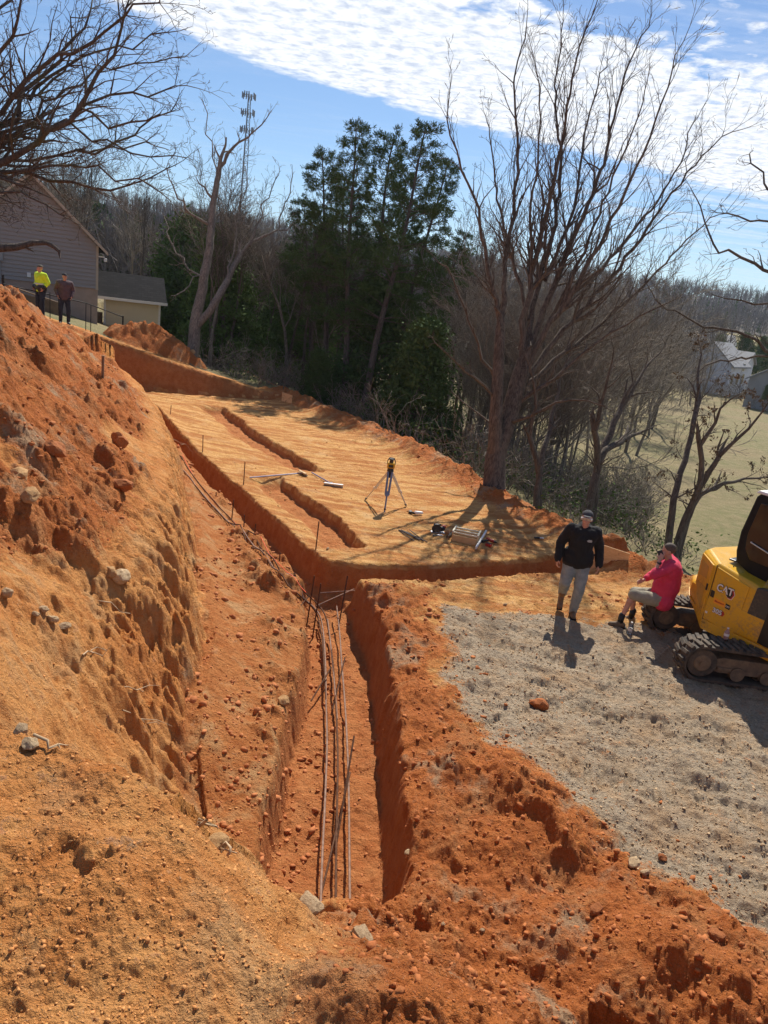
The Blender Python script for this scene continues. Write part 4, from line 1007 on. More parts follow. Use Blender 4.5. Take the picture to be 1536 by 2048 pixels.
def figure(root, J, kinds, hd, hands, s=1.0, belly=0):
    """J: joints in the root's frame. body is one continuous skin; clothes are separate shells over it"""
    V = {k: Vector(v) for k, v in J.items()}
    fat = belly
    b = B()
    def torso(b, e):
        b.cap(V['chest'] + (V['shL'] - V['chest']) * .55, V['chest'] + (V['shR'] - V['chest']) * .55, .105 + e + fat * .5, None, 14)
        b.cap(V['chest'], V['waist'], .125 + e + fat * .6, .118 + e + fat, 16); b.cap(V['waist'], V['hip'], .118 + e + fat, .125 + e + fat * .6, 16)
        m_ = (V['shL'] + V['shR']) / 2; lat = (V['shR'] - V['shL']).normalized()
        for k in (-1, 1): b.cap(V['chest'] + lat * .065 * k, V['waist'] + lat * .05 * k, .105 + e + fat * .4, .10 + e + fat * .7, 12)
        b.cap(V['shL'], V['neck'] - Vector((0, 0, .02)), .055 + e, .05 + e * .6, 10); b.cap(V['shR'], V['neck'] - Vector((0, 0, .02)), .055 + e, .05 + e * .6, 10)
    def arm(b, k, e, frac=1.0, cuff=None):
        a, c, d = V['sh' + k], V['el' + k], V['wr' + k]; b.cap(a, c, .053 + e + fat * .15, .042 + e, 12)
        if frac >= 1: b.cap(c, d, .041 + e, .029 + e * .9, 12)
        elif frac > .5: q = c.lerp(d, (frac - .5) * 2); b.cap(c, q, .041 + e, .036 + e, 12)
    def leg(b, k, e, to=1.0):
        a, c, d = V['hp' + k], V['kn' + k], V['an' + k]; b.cap(a, c, .088 + e + fat * .2, .058 + e, 14)
        if to >= 1: b.cap(c, d, .057 + e, .040 + e, 12); b.ball(c.lerp(d, .3) , .058 + e, n=10)
    torso(b, -.018)
    for k in 'LR': arm(b, k, -.004); leg(b, k, -.006)
    lat = (V['hpR'] - V['hpL']); b.cap(V['hpL'], V['hpR'], .09, None, 12)
    b.cap(V['neck'] - Vector((0, 0, .03)), V['head'] - Vector((0, 0, .06)), .056 + fat * .1, .052, 12)
    R, P = head(b, V['head'], hd[0], hd[1], s)
    for k in 'LR':
        if k in hands: hand(b, V['wr' + k], *hands[k])
        b.cap(V['an' + k], V['an' + k] + Vector((0, 0, -.03)), .04, .04, 10)
    body = b.obj('body', M_SKIN, root, remesh=.0068, smoothit=2)
    return V, torso, arm, leg, R, P, body

def wrinkled(o, amt=.010, size=.10):
    tx = bpy.data.textures.new('fold', 'CLOUDS'); tx.noise_scale = size; m_ = o.modifiers.new('folds', 'DISPLACE'); m_.texture = tx; m_.strength = amt * 1.5; m_.mid_level = .45; m_.texture_coords = 'LOCAL'; return o

def walker():
    foot = Vector((3.10, 11.0, 0)); g = ground_at(foot.x, foot.y); yaw = rad(180 - 6)     # faces the camera, coming down the slope
    root = empty('person', g, 'man in black hoodie, jeans, cap and mirrored sunglasses walking onto the gravel', 'person'); root.rotation_euler = (0, 0, yaw)
    J = dict(anL=(-.10, -.03, .09), knL=(-.11, .05, .49), hpL=(-.095, .00, .90), anR=(.085, -.26, .26), knR=(.12, .04, .56), hpR=(.095, .00, .90),
             hip=(0, 0, .95), waist=(0, .01, 1.10), chest=(0, .02, 1.30), neck=(0, .025, 1.49), head=(0, .045, 1.635),
             shL=(-.19, .01, 1.44), shR=(.19, .01, 1.44), elL=(-.30, -.06, 1.17), wrL=(-.33, .03, .93), elR=(.30, -.05, 1.17), wrR=(.31, .06, .93))
    V, torso, arm, leg, R, P, body = figure(root, J, None, ((.18, 1, .02), (0, 0, 1)), {'L': ((0, .25, -1), (.25, 1, 0), (1, 0, 0), .55), 'R': ((0, .25, -1), (-.25, 1, 0), (-1, 0, 0), .9)}, belly=.015)
    b = B()
    leg(b, 'L', .028); leg(b, 'R', .028); b.cap(V['hpL'], V['hpR'], .120, None, 14); b.cap(V['hip'] + Vector((0, 0, -.06)), V['hip'] + Vector((0, 0, .04)), .125, .12, 14)
    wrinkled(b.obj('jeans', cloth('faded_denim', (.16, .20, .22), (.30, .34, .34)), root, remesh=.012, smoothit=2), .016, .07)
    b = B(); torso(b, .022)
    for k in 'LR': arm(b, k, .033)
    b.cap(V['hip'] + Vector((-.085, 0, -.01)), V['hip'] + Vector((.085, 0, -.01)), .152, None, 14); b.cap(V['hip'] + Vector((-.085, 0, .08)), V['hip'] + Vector((.085, 0, .08)), .148, None, 14)
    b.cap(V['neck'] + Vector((-.05, -.055, .0)), V['neck'] + Vector((.05, -.055, .0)), .062, None, 12); b.cap(V['neck'] + Vector((-.07, .0, -.005)), V['neck'] + Vector((-.03, .07, -.05)), .034, .03, 10); b.cap(V['neck'] + Vector((.07, .0, -.005)), V['neck'] + Vector((.03, .07, -.05)), .034, .03, 10)
    hood = wrinkled(b.obj('hoodie', cloth('black_fleece', (.006, .006, .007), (.013, .013, .014)), root, remesh=.011, smoothit=2), .018, .08)
    b = B()
    for x, z, w_ in ((.055, 1.335, .055), (.060, 1.322, .075), (.058, 1.309, .06)): b.box((x - .11 * 0 - .15, .171, z), (w_, .004, .006))
    b.obj('chest_print', M_WHITE, hood)
    cap_hat(root, P, R, cloth('charcoal_cap', (.03, .03, .035), (.06, .06, .065)))
    b = B(); b.box(P(0, .094, .012), (.150, .012, .042), rot=R, bev=.005)
    for k in (-1, 1): b.box(P(.078 * k, .04, .016), (.006, .11, .010), rot=R)
    gl = b.obj('sunglasses', M_WHITE, root)
    b = B(); b.box(P(0, .1015, .010), (.138, .004, .030), rot=R, bev=.0015); b.obj('lens', material('mirror_lens', color=(.30, .42, .50), rough=.12, metal=.8), gl)
    shoe(root, (-.10, -.06, .0), rad(0), 0, M_BOOT, 1.05, .10, 'boot'); shoe(root, (.085, -.275, .175), rad(-6), rad(-42), M_BOOT, 1.05, .10, 'boot')
    return root
M_BOOT = mottled('brown_leather', (.12, .07, .035), (.24, .15, .08), 10, .75, bmp=.3)
walker()

def sitter():
    # sits on the front of the far track, leaning back against the counterweight, knees towards the left of the photo
    g = Vector((4.47, 10.90, 0.0)); root = empty('person', g, 'man in pink shirt and khaki shorts sitting on the far track, phone at his ear', 'person'); root.rotation_euler = (0, 0, rad(78))  # local +y looks to -x
    J = dict(hip=(0, -.02, .60), waist=(0, -.04, .77), chest=(0, -.05, .99), neck=(0, .00, 1.21), head=(0, .055, 1.345),
             hpL=(-.10, .02, .56), hpR=(.10, .02, .56), knL=(-.17, .43, .59), knR=(.16, .38, .52), anL=(-.20, .53, .18), anR=(.17, .33, .16),
             shL=(-.19, -.03, 1.16), shR=(.19, -.03, 1.16), elL=(-.28, .22, .99), wrL=(-.135, .17, 1.21), elR=(.29, .10, .90), wrR=(.10, .30, .76))
    # L is on his left: with +y forward, -x is his left hand side -> the side turned to the camera
    V, torso, arm, leg, R, P, body = figure(root, J, None, ((.02, 1, -.08), (0, 0, 1)), {'L': ((.30, -.25, .85), (0, 1, .1), (1, -.2, -.1), 1.0), 'R': ((-.6, .75, -.2), (0, .2, 1), (0, -1, -.2), .8)}, belly=.072)
    b = B(); torso(b, .016)
    for k in 'LR': arm(b, k, .020, .85 if k == 'R' else .66)
    b.cap(V['hip'] + Vector((-.10, -.02, -.05)), V['hip'] + Vector((.10, -.02, -.05)), .150, None, 14)
    wrinkled(b.obj('shirt', cloth('pink_cotton', (.56, .025, .075), (.66, .05, .11)), root, remesh=.011, smoothit=3), .020, .09)
    b = B()
    for k in 'LR': b.cap(V['hp' + k], V['hp' + k].lerp(V['kn' + k], .97), .118, .088, 14)
    b.cap(V['hpL'], V['hpR'], .125, None, 12)
    wrinkled(b.obj('shorts', cloth('khaki_cloth', (.26, .24, .17), (.36, .33, .25)), root, remesh=.012, smoothit=2), .014, .08)
    for k in 'LR':
        b = B(); a = V['an' + k]; b.cap(a + Vector((0, -.005, .05)), a + Vector((0, 0, -.06)), .049, .048, 12); b.obj('sock', M_LBLK, root, smooth=True)
        shoe(root, (a.x, a.y - .05, a.z - .155), rad(6 if k == 'L' else -4), 0, mottled('dusty_shoe', (.10, .07, .045), (.22, .16, .10), 10, .8), 1.05)
    # short hair over the back of the head
    b = B(); b.ball(P(0, -.018, .042), (.079, .096, .088), rot=R, n=18)
    bmesh.ops.bisect_plane(b.bm, geom=list(b.bm.verts) + list(b.bm.edges) + list(b.bm.faces), plane_co=P(0, .045, .045), plane_no=R @ Vector((0, .75, -.66)), clear_outer=True)
    e = [x for x in b.bm.edges if x.is_boundary]; bmesh.ops.contextual_create(b.bm, geom=e); wrinkled(b.obj('hair', M_HAIR, root, smooth=True), .006, .02)
    wr = V['wrL']
    b = B(); q = wr + Vector((.035, -.01, .075)); b.box(q, (.010, .074, .150), rot=Matrix.Rotation(rad(-28), 3, 'X') @ Matrix.Rotation(rad(15), 3, 'Y'), bev=.003)
    ph = b.obj('mobile_phone', M_LBLK, None); ph.matrix_world = root.matrix_basis if False else Matrix.Translation(g) @ Matrix.Rotation(rad(78), 4, 'Z')
    meta(ph, 'black mobile phone held to the ear of the seated man in pink', 'phone')
    b = B(); b.cyl(wr + Vector((-.03, .0, -.045)), wr + Vector((-.035, .0, -.02)), .036, None, 14); b.obj('wrist_watch', M_LBLK, root, smooth=True)
sitter()

def bystander(px, py, t, yawd, label, top, tm, trou, boots, headdir, cov, hv=False):
    b0 = att(px, py, t); g = Vector((b0.x, b0.y, tz(b0.x, b0.y))); root = empty('person', g, label, 'person'); root.rotation_euler = (0, 0, rad(yawd))
    J = dict(anR=(.13, -.02, .09), knR=(.13, .03, .49), hpR=(.10, .00, .90), anL=(-.13, .04, .09), knL=(-.13, .06, .49), hpL=(-.10, .00, .90),
             hip=(0, 0, .95), waist=(0, .01, 1.10), chest=(0, .01, 1.30), neck=(0, .015, 1.48), head=(0, .035, 1.62),
             shL=(-.20, .0, 1.42), shR=(.20, .0, 1.42), elL=(-.29, -.07, 1.17), elR=(.29, -.07, 1.17), wrL=(-.24, .10, .99), wrR=(.23, .10, .99))
    V, torso, arm, leg, R, P, body = figure(root, J, None, (headdir, (0, 0, 1)), {'L': ((.25, .35, -1), (0, 1, .3), (1, 0, 0), .6), 'R': ((-.25, .35, -1), (0, 1, .3), (-1, 0, 0), .6)}, belly=.02)
    b = B(); leg(b, 'L', .020); leg(b, 'R', .020); b.cap(V['hpL'], V['hpR'], .12, None, 14); b.cap(V['hip'] + Vector((0, 0, -.06)), V['hip'] + Vector((0, 0, .06)), .135, .14, 14)
    wrinkled(b.obj('trousers', trou, root, remesh=.014, smoothit=2), .014, .08)
    b = B(); torso(b, .03)
    for k in 'LR': arm(b, k, .028)
    b.cap(V['hip'] + Vector((-.07, 0, .02)), V['hip'] + Vector((.07, 0, .02)), .14, None, 12); b.cap(V['neck'] + Vector((-.05, -.03, -.02)), V['neck'] + Vector((.05, -.03, -.02)), .055, None, 10)
    j = wrinkled(b.obj(top, tm, root, remesh=.013, smoothit=2), .016, .09)
    if hv:
        for nm, parts in (('reflective_stripe', [((0, .01, 1.115), .178), ]),):
            for c_, r_ in parts:
                b = B(); 
                for i in range(24):
                    a = i / 24 * 6.283; b.box((c_[0] + math.cos(a) * (r_ + .03), c_[1] + math.sin(a) * r_, c_[2]), (.012, .055, .05), rot=Matrix.Rotation(a, 3, 'Z'))
                b.obj(nm, M_REFL, j)
        b = B(); b.cap(V['waist'] + Vector((-.06, 0, -.10)), V['waist'] + Vector((.06, 0, -.10)), .175, None, 14); b.cap(V['hip'] + Vector((-.06, 0, .0)), V['hip'] + Vector((.06, 0, .0)), .165, None, 14); b.obj('jacket_hem', M_LBLK, j, remesh=.015, smoothit=2)
        for k in 'LR':
            b = B(); b.cap(V['el' + k].lerp(V['wr' + k], .75), V['wr' + k], .066, .060, 12); b.obj('cuff', M_LBLK, j, smooth=True)
    for k in 'LR':
        a = V['an' + k]; shoe(root, (a.x, a.y - .03, 0), rad(-8 if k == 'R' else 8), 0, boots, 1.05, .30 if hv else .05, 'boot' if hv else 'shoe')
    cap_hat(root, P, R, cov)
    return root
M_HV = cloth('hi_vis_yellow', (.62, .85, .02), (.72, .95, .04)); M_REFL = material('reflective_tape', color=(.55, .60, .50), rough=.4)
bystander(82, 632, 26.2, 180 - 25, 'man in fluorescent yellow jacket and grey rubber boots at the top of the bank', 'jacket', M_HV, cloth('navy_work_trousers', (.012, .015, .025), (.025, .03, .045)), mottled('grey_rubber', (.12, .125, .13), (.20, .20, .20), 8, .5), (.75, .8, -.05), cloth('olive_cap', (.08, .075, .05), (.14, .13, .09)), True)
bystander(129, 640, 26.6, 180 + 25, 'man in a maroon jacket and dark cap standing beside the worker in fluorescent yellow', 'jacket', cloth('maroon_fabric', (.075, .045, .05), (.12, .075, .08)), cloth('dark_jeans', (.012, .014, .022), (.03, .035, .05)), mottled('black_shoe', (.02, .02, .02), (.05, .045, .04), 8, .6), (-.65, .8, -.1), cloth('black_cap', (.012, .013, .018), (.03, .03, .035)))

# ---------------------------------------------------------------- excavator
def excavator():
    root = empty('excavator', (4.3, 10.25, 0), 'yellow mini excavator on dusty rubber tracks with its engine cover towards the pad', 'excavator'); O = Vector(root.location)
    def track(yc, lab):
        w_ = .20; zb = .02; xl, xr = .31, 2.6; r_ = .262
        # belt outline in local xz (from root), slightly sagging top
        pts = []
        for i in range(13): a = math.pi / 2 + math.pi * i / 12; pts.append((xl + math.cos(a) * r_, zb + r_ + math.sin(a) * r_))
        for i in range(1, 10): pts.append((xl + (xr - xl) * i / 10, zb))
        for i in range(13): a = -math.pi / 2 + math.pi * i / 12; pts.append((xr + math.cos(a) * r_, zb + r_ + math.sin(a) * r_))
        for i in range(9, 0, -1): pts.append((xl + (xr - xl) * i / 10, zb + 2 * r_ - .012 * math.sin(math.pi * i / 10)))
        cx = sum(p[0] for p in pts) / len(pts)
        b = B(); n = len(pts)
        inner = []
        for i, p in enumerate(pts):
            a, c_ = pts[i - 1], pts[(i + 1) % n]; tx, tz_ = c_[0] - a[0], c_[1] - a[1]; l_ = math.hypot(tx, tz_); inner.append((p[0] + tz_ / l_ * -.0 + (-tz_ / l_) * -1 * -.0, p[1])); 
        def inn(i, d):
            a, c_ = pts[i - 1], pts[(i + 1) % n]; tx, tz_ = c_[0] - a[0], c_[1] - a[1]; l_ = math.hypot(tx, tz_); return (pts[i][0] - tz_ / l_ * d, pts[i][1] + tx / l_ * d)
        rings = []
        for i in range(n):
            o_ = pts[i]; q = inn(i, .035); rings.append([(o_[0], yc - w_, o_[1]), (o_[0], yc + w_, o_[1]), (q[0], yc + w_, q[1]), (q[0], yc - w_, q[1])])
        R = [[b.bm.verts.new(p) for p in r] for r in rings]
        for i in range(n):
            a, c_ = R[i], R[(i + 1) % n]
            for k in range(4): b.bm.faces.new((a[k], a[(k + 1) % 4], c_[(k + 1) % 4], c_[k]))
        belt = b.obj('track_belt', M_RUB, root)
        # lugs: staggered chunky cleats all round
        per = [0];
        for i in range(n): per.append(per[-1] + math.dist(pts[i], pts[(i + 1) % n]))
        tot = per[-1]; k_ = int(tot / .105); b = B()
        for j in range(k_):
            s_ = j * tot / k_; i = max(m__ for m__ in range(n) if per[m__] <= s_ + 1e-9); f = (s_ - per[i]) / (per[i + 1] - per[i]); a, c_ = pts[i], pts[(i + 1) % n]
            x = a[0] + (c_[0] - a[0]) * f; z = a[1] + (c_[1] - a[1]) * f; ang = math.atan2(c_[1] - a[1], c_[0] - a[0]); nx, nz = math.sin(ang), -math.cos(ang)
            for sy in (-1, 1):
                off = .0262 * sy; x2 = x + math.cos(ang) * off; z2 = z + math.sin(ang) * off
                b.box((x2 + nx * .010, yc + sy * .098, z2 + nz * .010), (.056, .185, .042), rot=Matrix.Rotation(-ang, 3, 'Y') @ Matrix.Rotation(.14 * sy, 3, 'Z'), bev=.006, seg=1)
        b.obj('lugs', M_RUB, belt)
        b = B(); b.cyl((xl, yc - .17, zb + r_), (xl, yc + .17, zb + r_), .205, .205, 30); b.obj('idler_wheel', M_RUB, root, bevel=.012)
        for s_ in (-1, 1):
            b = B(); b.cyl((xl, yc + s_ * .165, zb + r_), (xl, yc + s_ * .182, zb + r_), .125, .105, 26); b.cyl((xl, yc + s_ * .182, zb + r_), (xl, yc + s_ * .196, zb + r_), .045, .04, 16); b.obj('hub', M_STEEL, root)
        for i in range(5):
            b = B(); x = xl + .52 + i * .42
            for s_ in (-1, 1): b.cyl((x, yc + s_ * .05, zb + .145), (x, yc + s_ * .16, zb + .145), .10, .10, 20)
            b.obj('track_roller', M_STEEL, root)
        b = B(); b.prism([(xl + .10, zb + .20), (xl + .26, zb + .13), (xr - .3, zb + .13), (xr - .1, zb + .22), (xr - .1, zb + .33), (xl + .30, zb + .36), (xl + .12, zb + .31)], yc - .125, yc + .125)
        b.box((xl + .33, yc, zb + .20), (.20, .30, .05)); b.obj('track_frame', M_STEEL, root, bevel=.01)
    track(-.75, 'near'); track(.75, 'far')
    b = B(); b.box((1.45, 0, .36), (1.1, 1.2, .14), bev=.02); b.obj('undercarriage', M_DGREY, root)
    # upper works, slewed so that the engine door looks towards the path
    yaw = rad(-54.4); sx_, sy_ = math.cos(yaw), math.sin(yaw); ax_, ay_ = -math.sin(yaw), math.cos(yaw); Rz = rz(yaw)
    def T(x, y, z): return (.55 + x * sx_ + y * ax_, -.05 + x * sy_ + y * ay_, z)
    def loft(b, *secs): b.loft([[T(*p) for p in q] for q in secs])
    # counterweight: rounded rear, belly sweeping up
    rear = [(.02, -.015), (-.20, .16), (-.49, .36), (-.66, .60), (-.70, .95), (-.60, 1.28), (-.35, 1.55), (0, 1.68), (1.2, 1.68), (1.2, -.015)]
    def lay(z, k, dz=0): return [(x * (1 - k) if x < 0 else x, y + (.5 - y) * k * .12 if x < .5 else y, z + (dz * min(1, -x / .6) if x < 0 else 0)) for x, y in rear]
    b = B(); loft(b, lay(.44, .10, .24), lay(.56, .0, .16), lay(.60, -.02, .15)); b.obj('skirt', M_YEL, root, bevel=.014)
    b = B(); loft(b, lay(.604, .03, .15), lay(.75, -.02, .08), lay(.92, .0, .02), lay(.98, .10)); b.obj('counterweight', M_YEL, root, bevel=.02)
    # engine cover
    def hood_lay(z, k=0): return [(.0, .0, z), (-.47 + .02 * k, .385, z + .03 * k), (-.52 + .04 * k, .62, z + .03 * k), (-.44 + .04 * k, 1.15, z + .03 * k), (.0, 1.50, z), (.70, 1.50, z - .02 * k), (.70, .0, z - .11 * k)]
    b = B(); loft(b, hood_lay(.60), hood_lay(1.42, 1), [(p[0] + (.05 if p[0] < 0 else .02 if p[0] < .5 else 0), p[1] + (.05 if p[1] < .4 else 0), p[2] + .055) for p in hood_lay(1.42, 1)]); hood = b.obj('engine_cover', M_YEL, root, bevel=.022)
    def side(q, y0, y1, name, mat, par=None, bev=.006):
        b = B(); loft(b, [(x, y0, z) for x, z in q], [(x, y1, z) for x, z in q]); return b.obj(name, mat, par or root, bevel=bev)
    door = side([(.035, .615), (.05, 1.425), (.56, 1.325), (.515, .575)], -.016, .01, 'engine_door', M_YEL, hood, .008)
    side([(.012, .60), (.024, 1.45), (.03, 1.45), (.020, .60)], -.010, .0, 'door_seam', M_LBLK, hood, 0)
    side([(.020, .592), (.52, .562), (.52, .570), (.02, .600)], -.010, .0, 'door_seam', M_LBLK, hood, 0)
    # chamfered corner panel with two grille panels
    c0 = Vector((0, 0)); cd = Vector((-.47, .385)); cl = cd.length; cd.normalize(); cn = Vector((-cd.y, cd.x)); cn = cn if cn.x < 0 else -cn
    def cham(q, o0, o1, name, mat, par=None, bev=.004):
        f = lambda u_, z, o_: (c0.x + cd.x * u_ + cn.x * o_, c0.y + cd.y * u_ + cn.y * o_, z)
        b = B(); loft(b, [f(u_, z, o0) for u_, z in q], [f(u_, z, o1) for u_, z in q]); return b.obj(name, mat, par or root, bevel=bev)
    cp = cham([(.04, .66), (.05, 1.42), (.56, 1.44), (.56, .80)], -.01, .014, 'corner_door', M_YEL, hood, .012)
    for q in ([(.20, 1.34), (.50, 1.36), (.48, 1.12), (.16, 1.16)], [(.14, 1.04), (.48, 1.02), (.50, .86), (.13, .72)]):
        g_ = cham(q, .012, .018, 'grille', M_YELD, cp, .003)
    cham([(.05, 1.02), (.05, 1.12), (.085, 1.12), (.085, 1.02)], .012, .03, 'latch', M_LBLK, cp)
    side([(.045, .975), (.045, 1.075), (.10, 1.07), (.10, .97)], -.028, -.01, 'latch', M_LBLK, door)
    b = B(); b.box(T(.05, .46, 1.50), (.11, .30, .03), rot=Rz, bev=.01); b.obj('hood_handle', M_LBLK, hood)
    for i in range(3):
        for k in range(2):
            b = B(); x = .14 + .15 * i; y = .10 + .12 * k; z = 1.475 - .16 * (x / .7); b.cyl(T(x, y, z - .03), T(x, y, z + .012), .009, .009, 8); b.obj('bolt', M_LBLK, hood)
    # charcoal panel, front structure
    side([(.585, .62), (.66, 1.36), (.80, 1.38), (1.35, 1.30), (1.35, .62)], -.012, .30, 'side_panel', M_DGREY, root, .012)
    side([(.86, .62), (.90, 1.30), (1.36, 1.28), (1.36, .60)], -.018, .2, 'step_recess', M_LBLK, root, .01)
    b = B(); loft(b, [(.70, .02, 1.34), (1.3, .02, 1.26), (1.3, .36, 1.50), (.62, .36, 1.52)], [(.70, .02, .8), (1.3, .02, .8), (1.3, .36, .8), (.62, .36, .8)]); b.obj('shoulder', M_YELD, root, bevel=.012)
    # cab
    q = [(.10, 1.50), (.06, 1.66), (.05, 1.95), (.14, 2.50), (.20, 2.57), (1.5, 2.55), (1.5, 1.30), (.55, 1.30)]
    y0, y1 = .30, 1.30
    b = B(); loft(b, [(x, y0, z) for x, z in q], [(x, y1, z) for x, z in q]); cabo = b.obj('cab', M_BLK, root, bevel=.035)
    side([(.19, 1.74), (.17, 1.96), (.24, 2.44), (1.45, 2.44), (1.45, 1.56), (.30, 1.60)], y0 - .010, y0 + .01, 'window', M_GLASS, cabo, .01)
    b = B(); loft(b, [(.035, y0 + .1, 1.92), (.035, y1 - .1, 1.92), (.112, y1 - .1, 2.44), (.112, y0 + .1, 2.44)], [(.08, y0 + .1, 1.92), (.08, y1 - .1, 1.92), (.16, y1 - .1, 2.44), (.16, y0 + .1, 2.44)]); b.obj('window', M_GLASS, cabo)
    b = B(); loft(b, [(.13, y0 - .02, 2.555), (.17, y0 - .01, 2.60), (1.5, y0 - .01, 2.585), (1.5, y0 - .02, 2.55)], [(.13, y1 + .02, 2.555), (.17, y1 + .01, 2.60), (1.5, y1 + .01, 2.585), (1.5, y1 + .02, 2.55)]); b.obj('cab_roof', M_WHITE, cabo, bevel=.012)
    b = B(); b.cyl(T(.26, y0 - .035, 1.86), T(.95, y0 - .035, 1.70), .009, None, 8); b.cyl(T(.26, y0 - .035, 1.86), T(.26, y0, 1.86), .009, None, 8); b.obj('grab_rail', M_ALU, cabo)
    b = B(); b.cyl(T(.7, y0 + .5, 1.3), T(.75, y0 + .5, 1.9), .16, .20, 14); b.ball(T(.68, y0 + .5, 2.05), (.10, .18, .18), rot=Rz); b.obj('seat', M_DGREY, cabo)
    # livery on the engine door
    yy = -.017
    def hexm(cx, cz, w_, h_, mat, y, nm):
        b = B(); pts = [(cx - w_ / 2, cz), (cx - w_ * .18, cz + h_ / 2), (cx + w_ * .30, cz + h_ / 2), (cx + w_ / 2, cz + h_ * .05), (cx + w_ * .30, cz - h_ / 2), (cx - w_ * .05, cz - h_ / 2)]
        loft(b, [(x, yy - y, z) for x, z in pts], [(x, yy - y - .004, z) for x, z in pts]); return b.obj(nm, mat, door)
    def L_(nm, tx, x, z, sz, mat, y, bold=0, ext=.0015, sx=1): return lettering(nm, tx, sz, mat, door, T(x, yy - y, z), (rad(90), 0, yaw), ext, bold, sx)
    hexm(.315, 1.125, .165, .155, M_WHITE, .0, 'emblem_edge'); hexm(.315, 1.125, .150, .140, M_RED, .003, 'emblem'); hexm(.305, 1.125, .130, .118, M_LBLK, .006, 'emblem_core')
    L_('lettering', 'CAT', .245, 1.15, .150, M_LBLK, .012, .0085, sx=.86); L_('lettering', 'CAT', .245, 1.15, .150, M_WHITE, .016, .0035, .002, sx=.86)
    b = B(); loft(b, [(.20, yy - .014, 1.112), (.28, yy - .014, 1.112), (.24, yy - .014, 1.152)], [(.20, yy - .021, 1.112), (.28, yy - .021, 1.112), (.24, yy - .021, 1.152)]); b.obj('emblem_triangle', M_YEL, door)
    M_OR = material('orange_print', color=(.85, .33, .02), rough=.4)
    side([(.115, .905), (.115, .985), (.295, .975), (.295, .895)], yy - .004, yy + .002, 'dealer_plate', M_OR, door, 0)
    side([(.305, .90), (.305, .97), (.375, .965), (.375, .895)], yy - .004, yy + .002, 'dealer_plate', M_LBLK, door, 0)
    L_('lettering', 'Blanchard', .205, .940, .036, M_RED, .006, .0008); L_('lettering', 'CAT', .34, .932, .032, M_WHITE, .006, .0005)
    hexm(.275, .80, .10, .075, M_RED, .001, 'emblem'); L_('lettering', '305', .215, .803, .098, M_LBLK, .008, .007); L_('lettering', '305', .215, .803, .098, M_WHITE, .012, .0028, .002)
    side([(.035, .71), (.035, .74), (.07, .738), (.07, .708)], yy - .003, yy + .002, 'warning_label', M_WHITE, door, 0)
    L_('lettering', 'F205', .06, .565, .03, M_LBLK, .02)
    # boom, stick, bucket and blade beyond the edge of the photo
    b = B(); b.box(T(1.55, .75, .95), (.5, .4, .5), rot=Rz, bev=.03); b.obj('boom_bracket', M_YEL, root)
    b = B(); b.cyl(T(1.6, .75, 1.05), T(2.7, .75, 2.5), .16, .14, 4); b.cyl(T(2.7, .75, 2.5), T(3.7, .75, 2.1), .14, .11, 4); b.obj('boom', M_YEL, root, bevel=.02)
    b = B(); b.cyl(T(3.7, .75, 2.1), T(3.4, .75, .8), .12, .09, 4); b.obj('stick', M_YEL, root, bevel=.02)
    b = B(); b.ball(T(3.3, .75, .6), (.3, .32, .28), rot=Rz); b.obj('bucket', M_STEEL, root, smooth=True)
    b = B(); b.box((3.25, .0, .25), (.06, 1.9, .38), bev=.01); b.obj('blade', M_YEL, root)
    return root
excavator()
def can(name, p, label, mats, h=.12, r=.033, cat='can', bottle=False, parent_name=None):
    root = empty(name, p, label, cat)
    b = B()
    if bottle:
        for z0, z1, r0, r1 in ((0, .012, r * .85, r), (.012, h * .62, r, r), (h * .62, h * .85, r, r * .42), (h * .85, h * .93, r * .40, r * .40)): b.cyl((0, 0, z0), (0, 0, z1), r0, r1, 18)
        b.obj('bottle', mats[0], root, smooth=False); b = B(); b.cyl((0, 0, h * .93), (0, 0, h), r * .46, None, 14); b.obj('cap', mats[1], root)
        b = B(); b.cyl((0, 0, h * .30), (0, 0, h * .52), r * 1.03, None, 20); b.obj('label', mats[2], root)
    else:
        b.cyl((0, 0, 0), (0, 0, h * .06), r * .8, r, 18); b.cyl((0, 0, h * .06), (0, 0, h * .92), r, r, 20); b.cyl((0, 0, h * .92), (0, 0, h), r, r * .82, 18); b.obj('can', mats[0], root)
        b = B(); b.cyl((0, 0, h), (0, 0, h * 1.01), r * .75, None, 16); b.obj('lid', M_ALU, root)
        b = B(); b.cyl((0, 0, h * .25), (0, 0, h * .7), r * 1.02, None, 20); b.obj('band', mats[1], root)
    return root
M_CLEAR = material('clear_plastic', color=(.85, .88, .9), rough=.08, Transmission_Weight=.85, IOR=1.33)
can('water_bottle', ground_at(4.02, 10.62), 'clear water bottle on the gravel between the feet of the seated man', [M_CLEAR, M_WHITE, M_WHITE], .21, .034, 'bottle', True)
can('drinks_bottle', (4.3 + .66, 10.25 - .66, .575), 'small drinks bottle with a pinkish label standing on the near track', [mottled('pinkish_plastic', (.30, .16, .13), (.45, .3, .26), 20, .3), M_WHITE, M_WHITE], .17, .034, 'bottle', True)

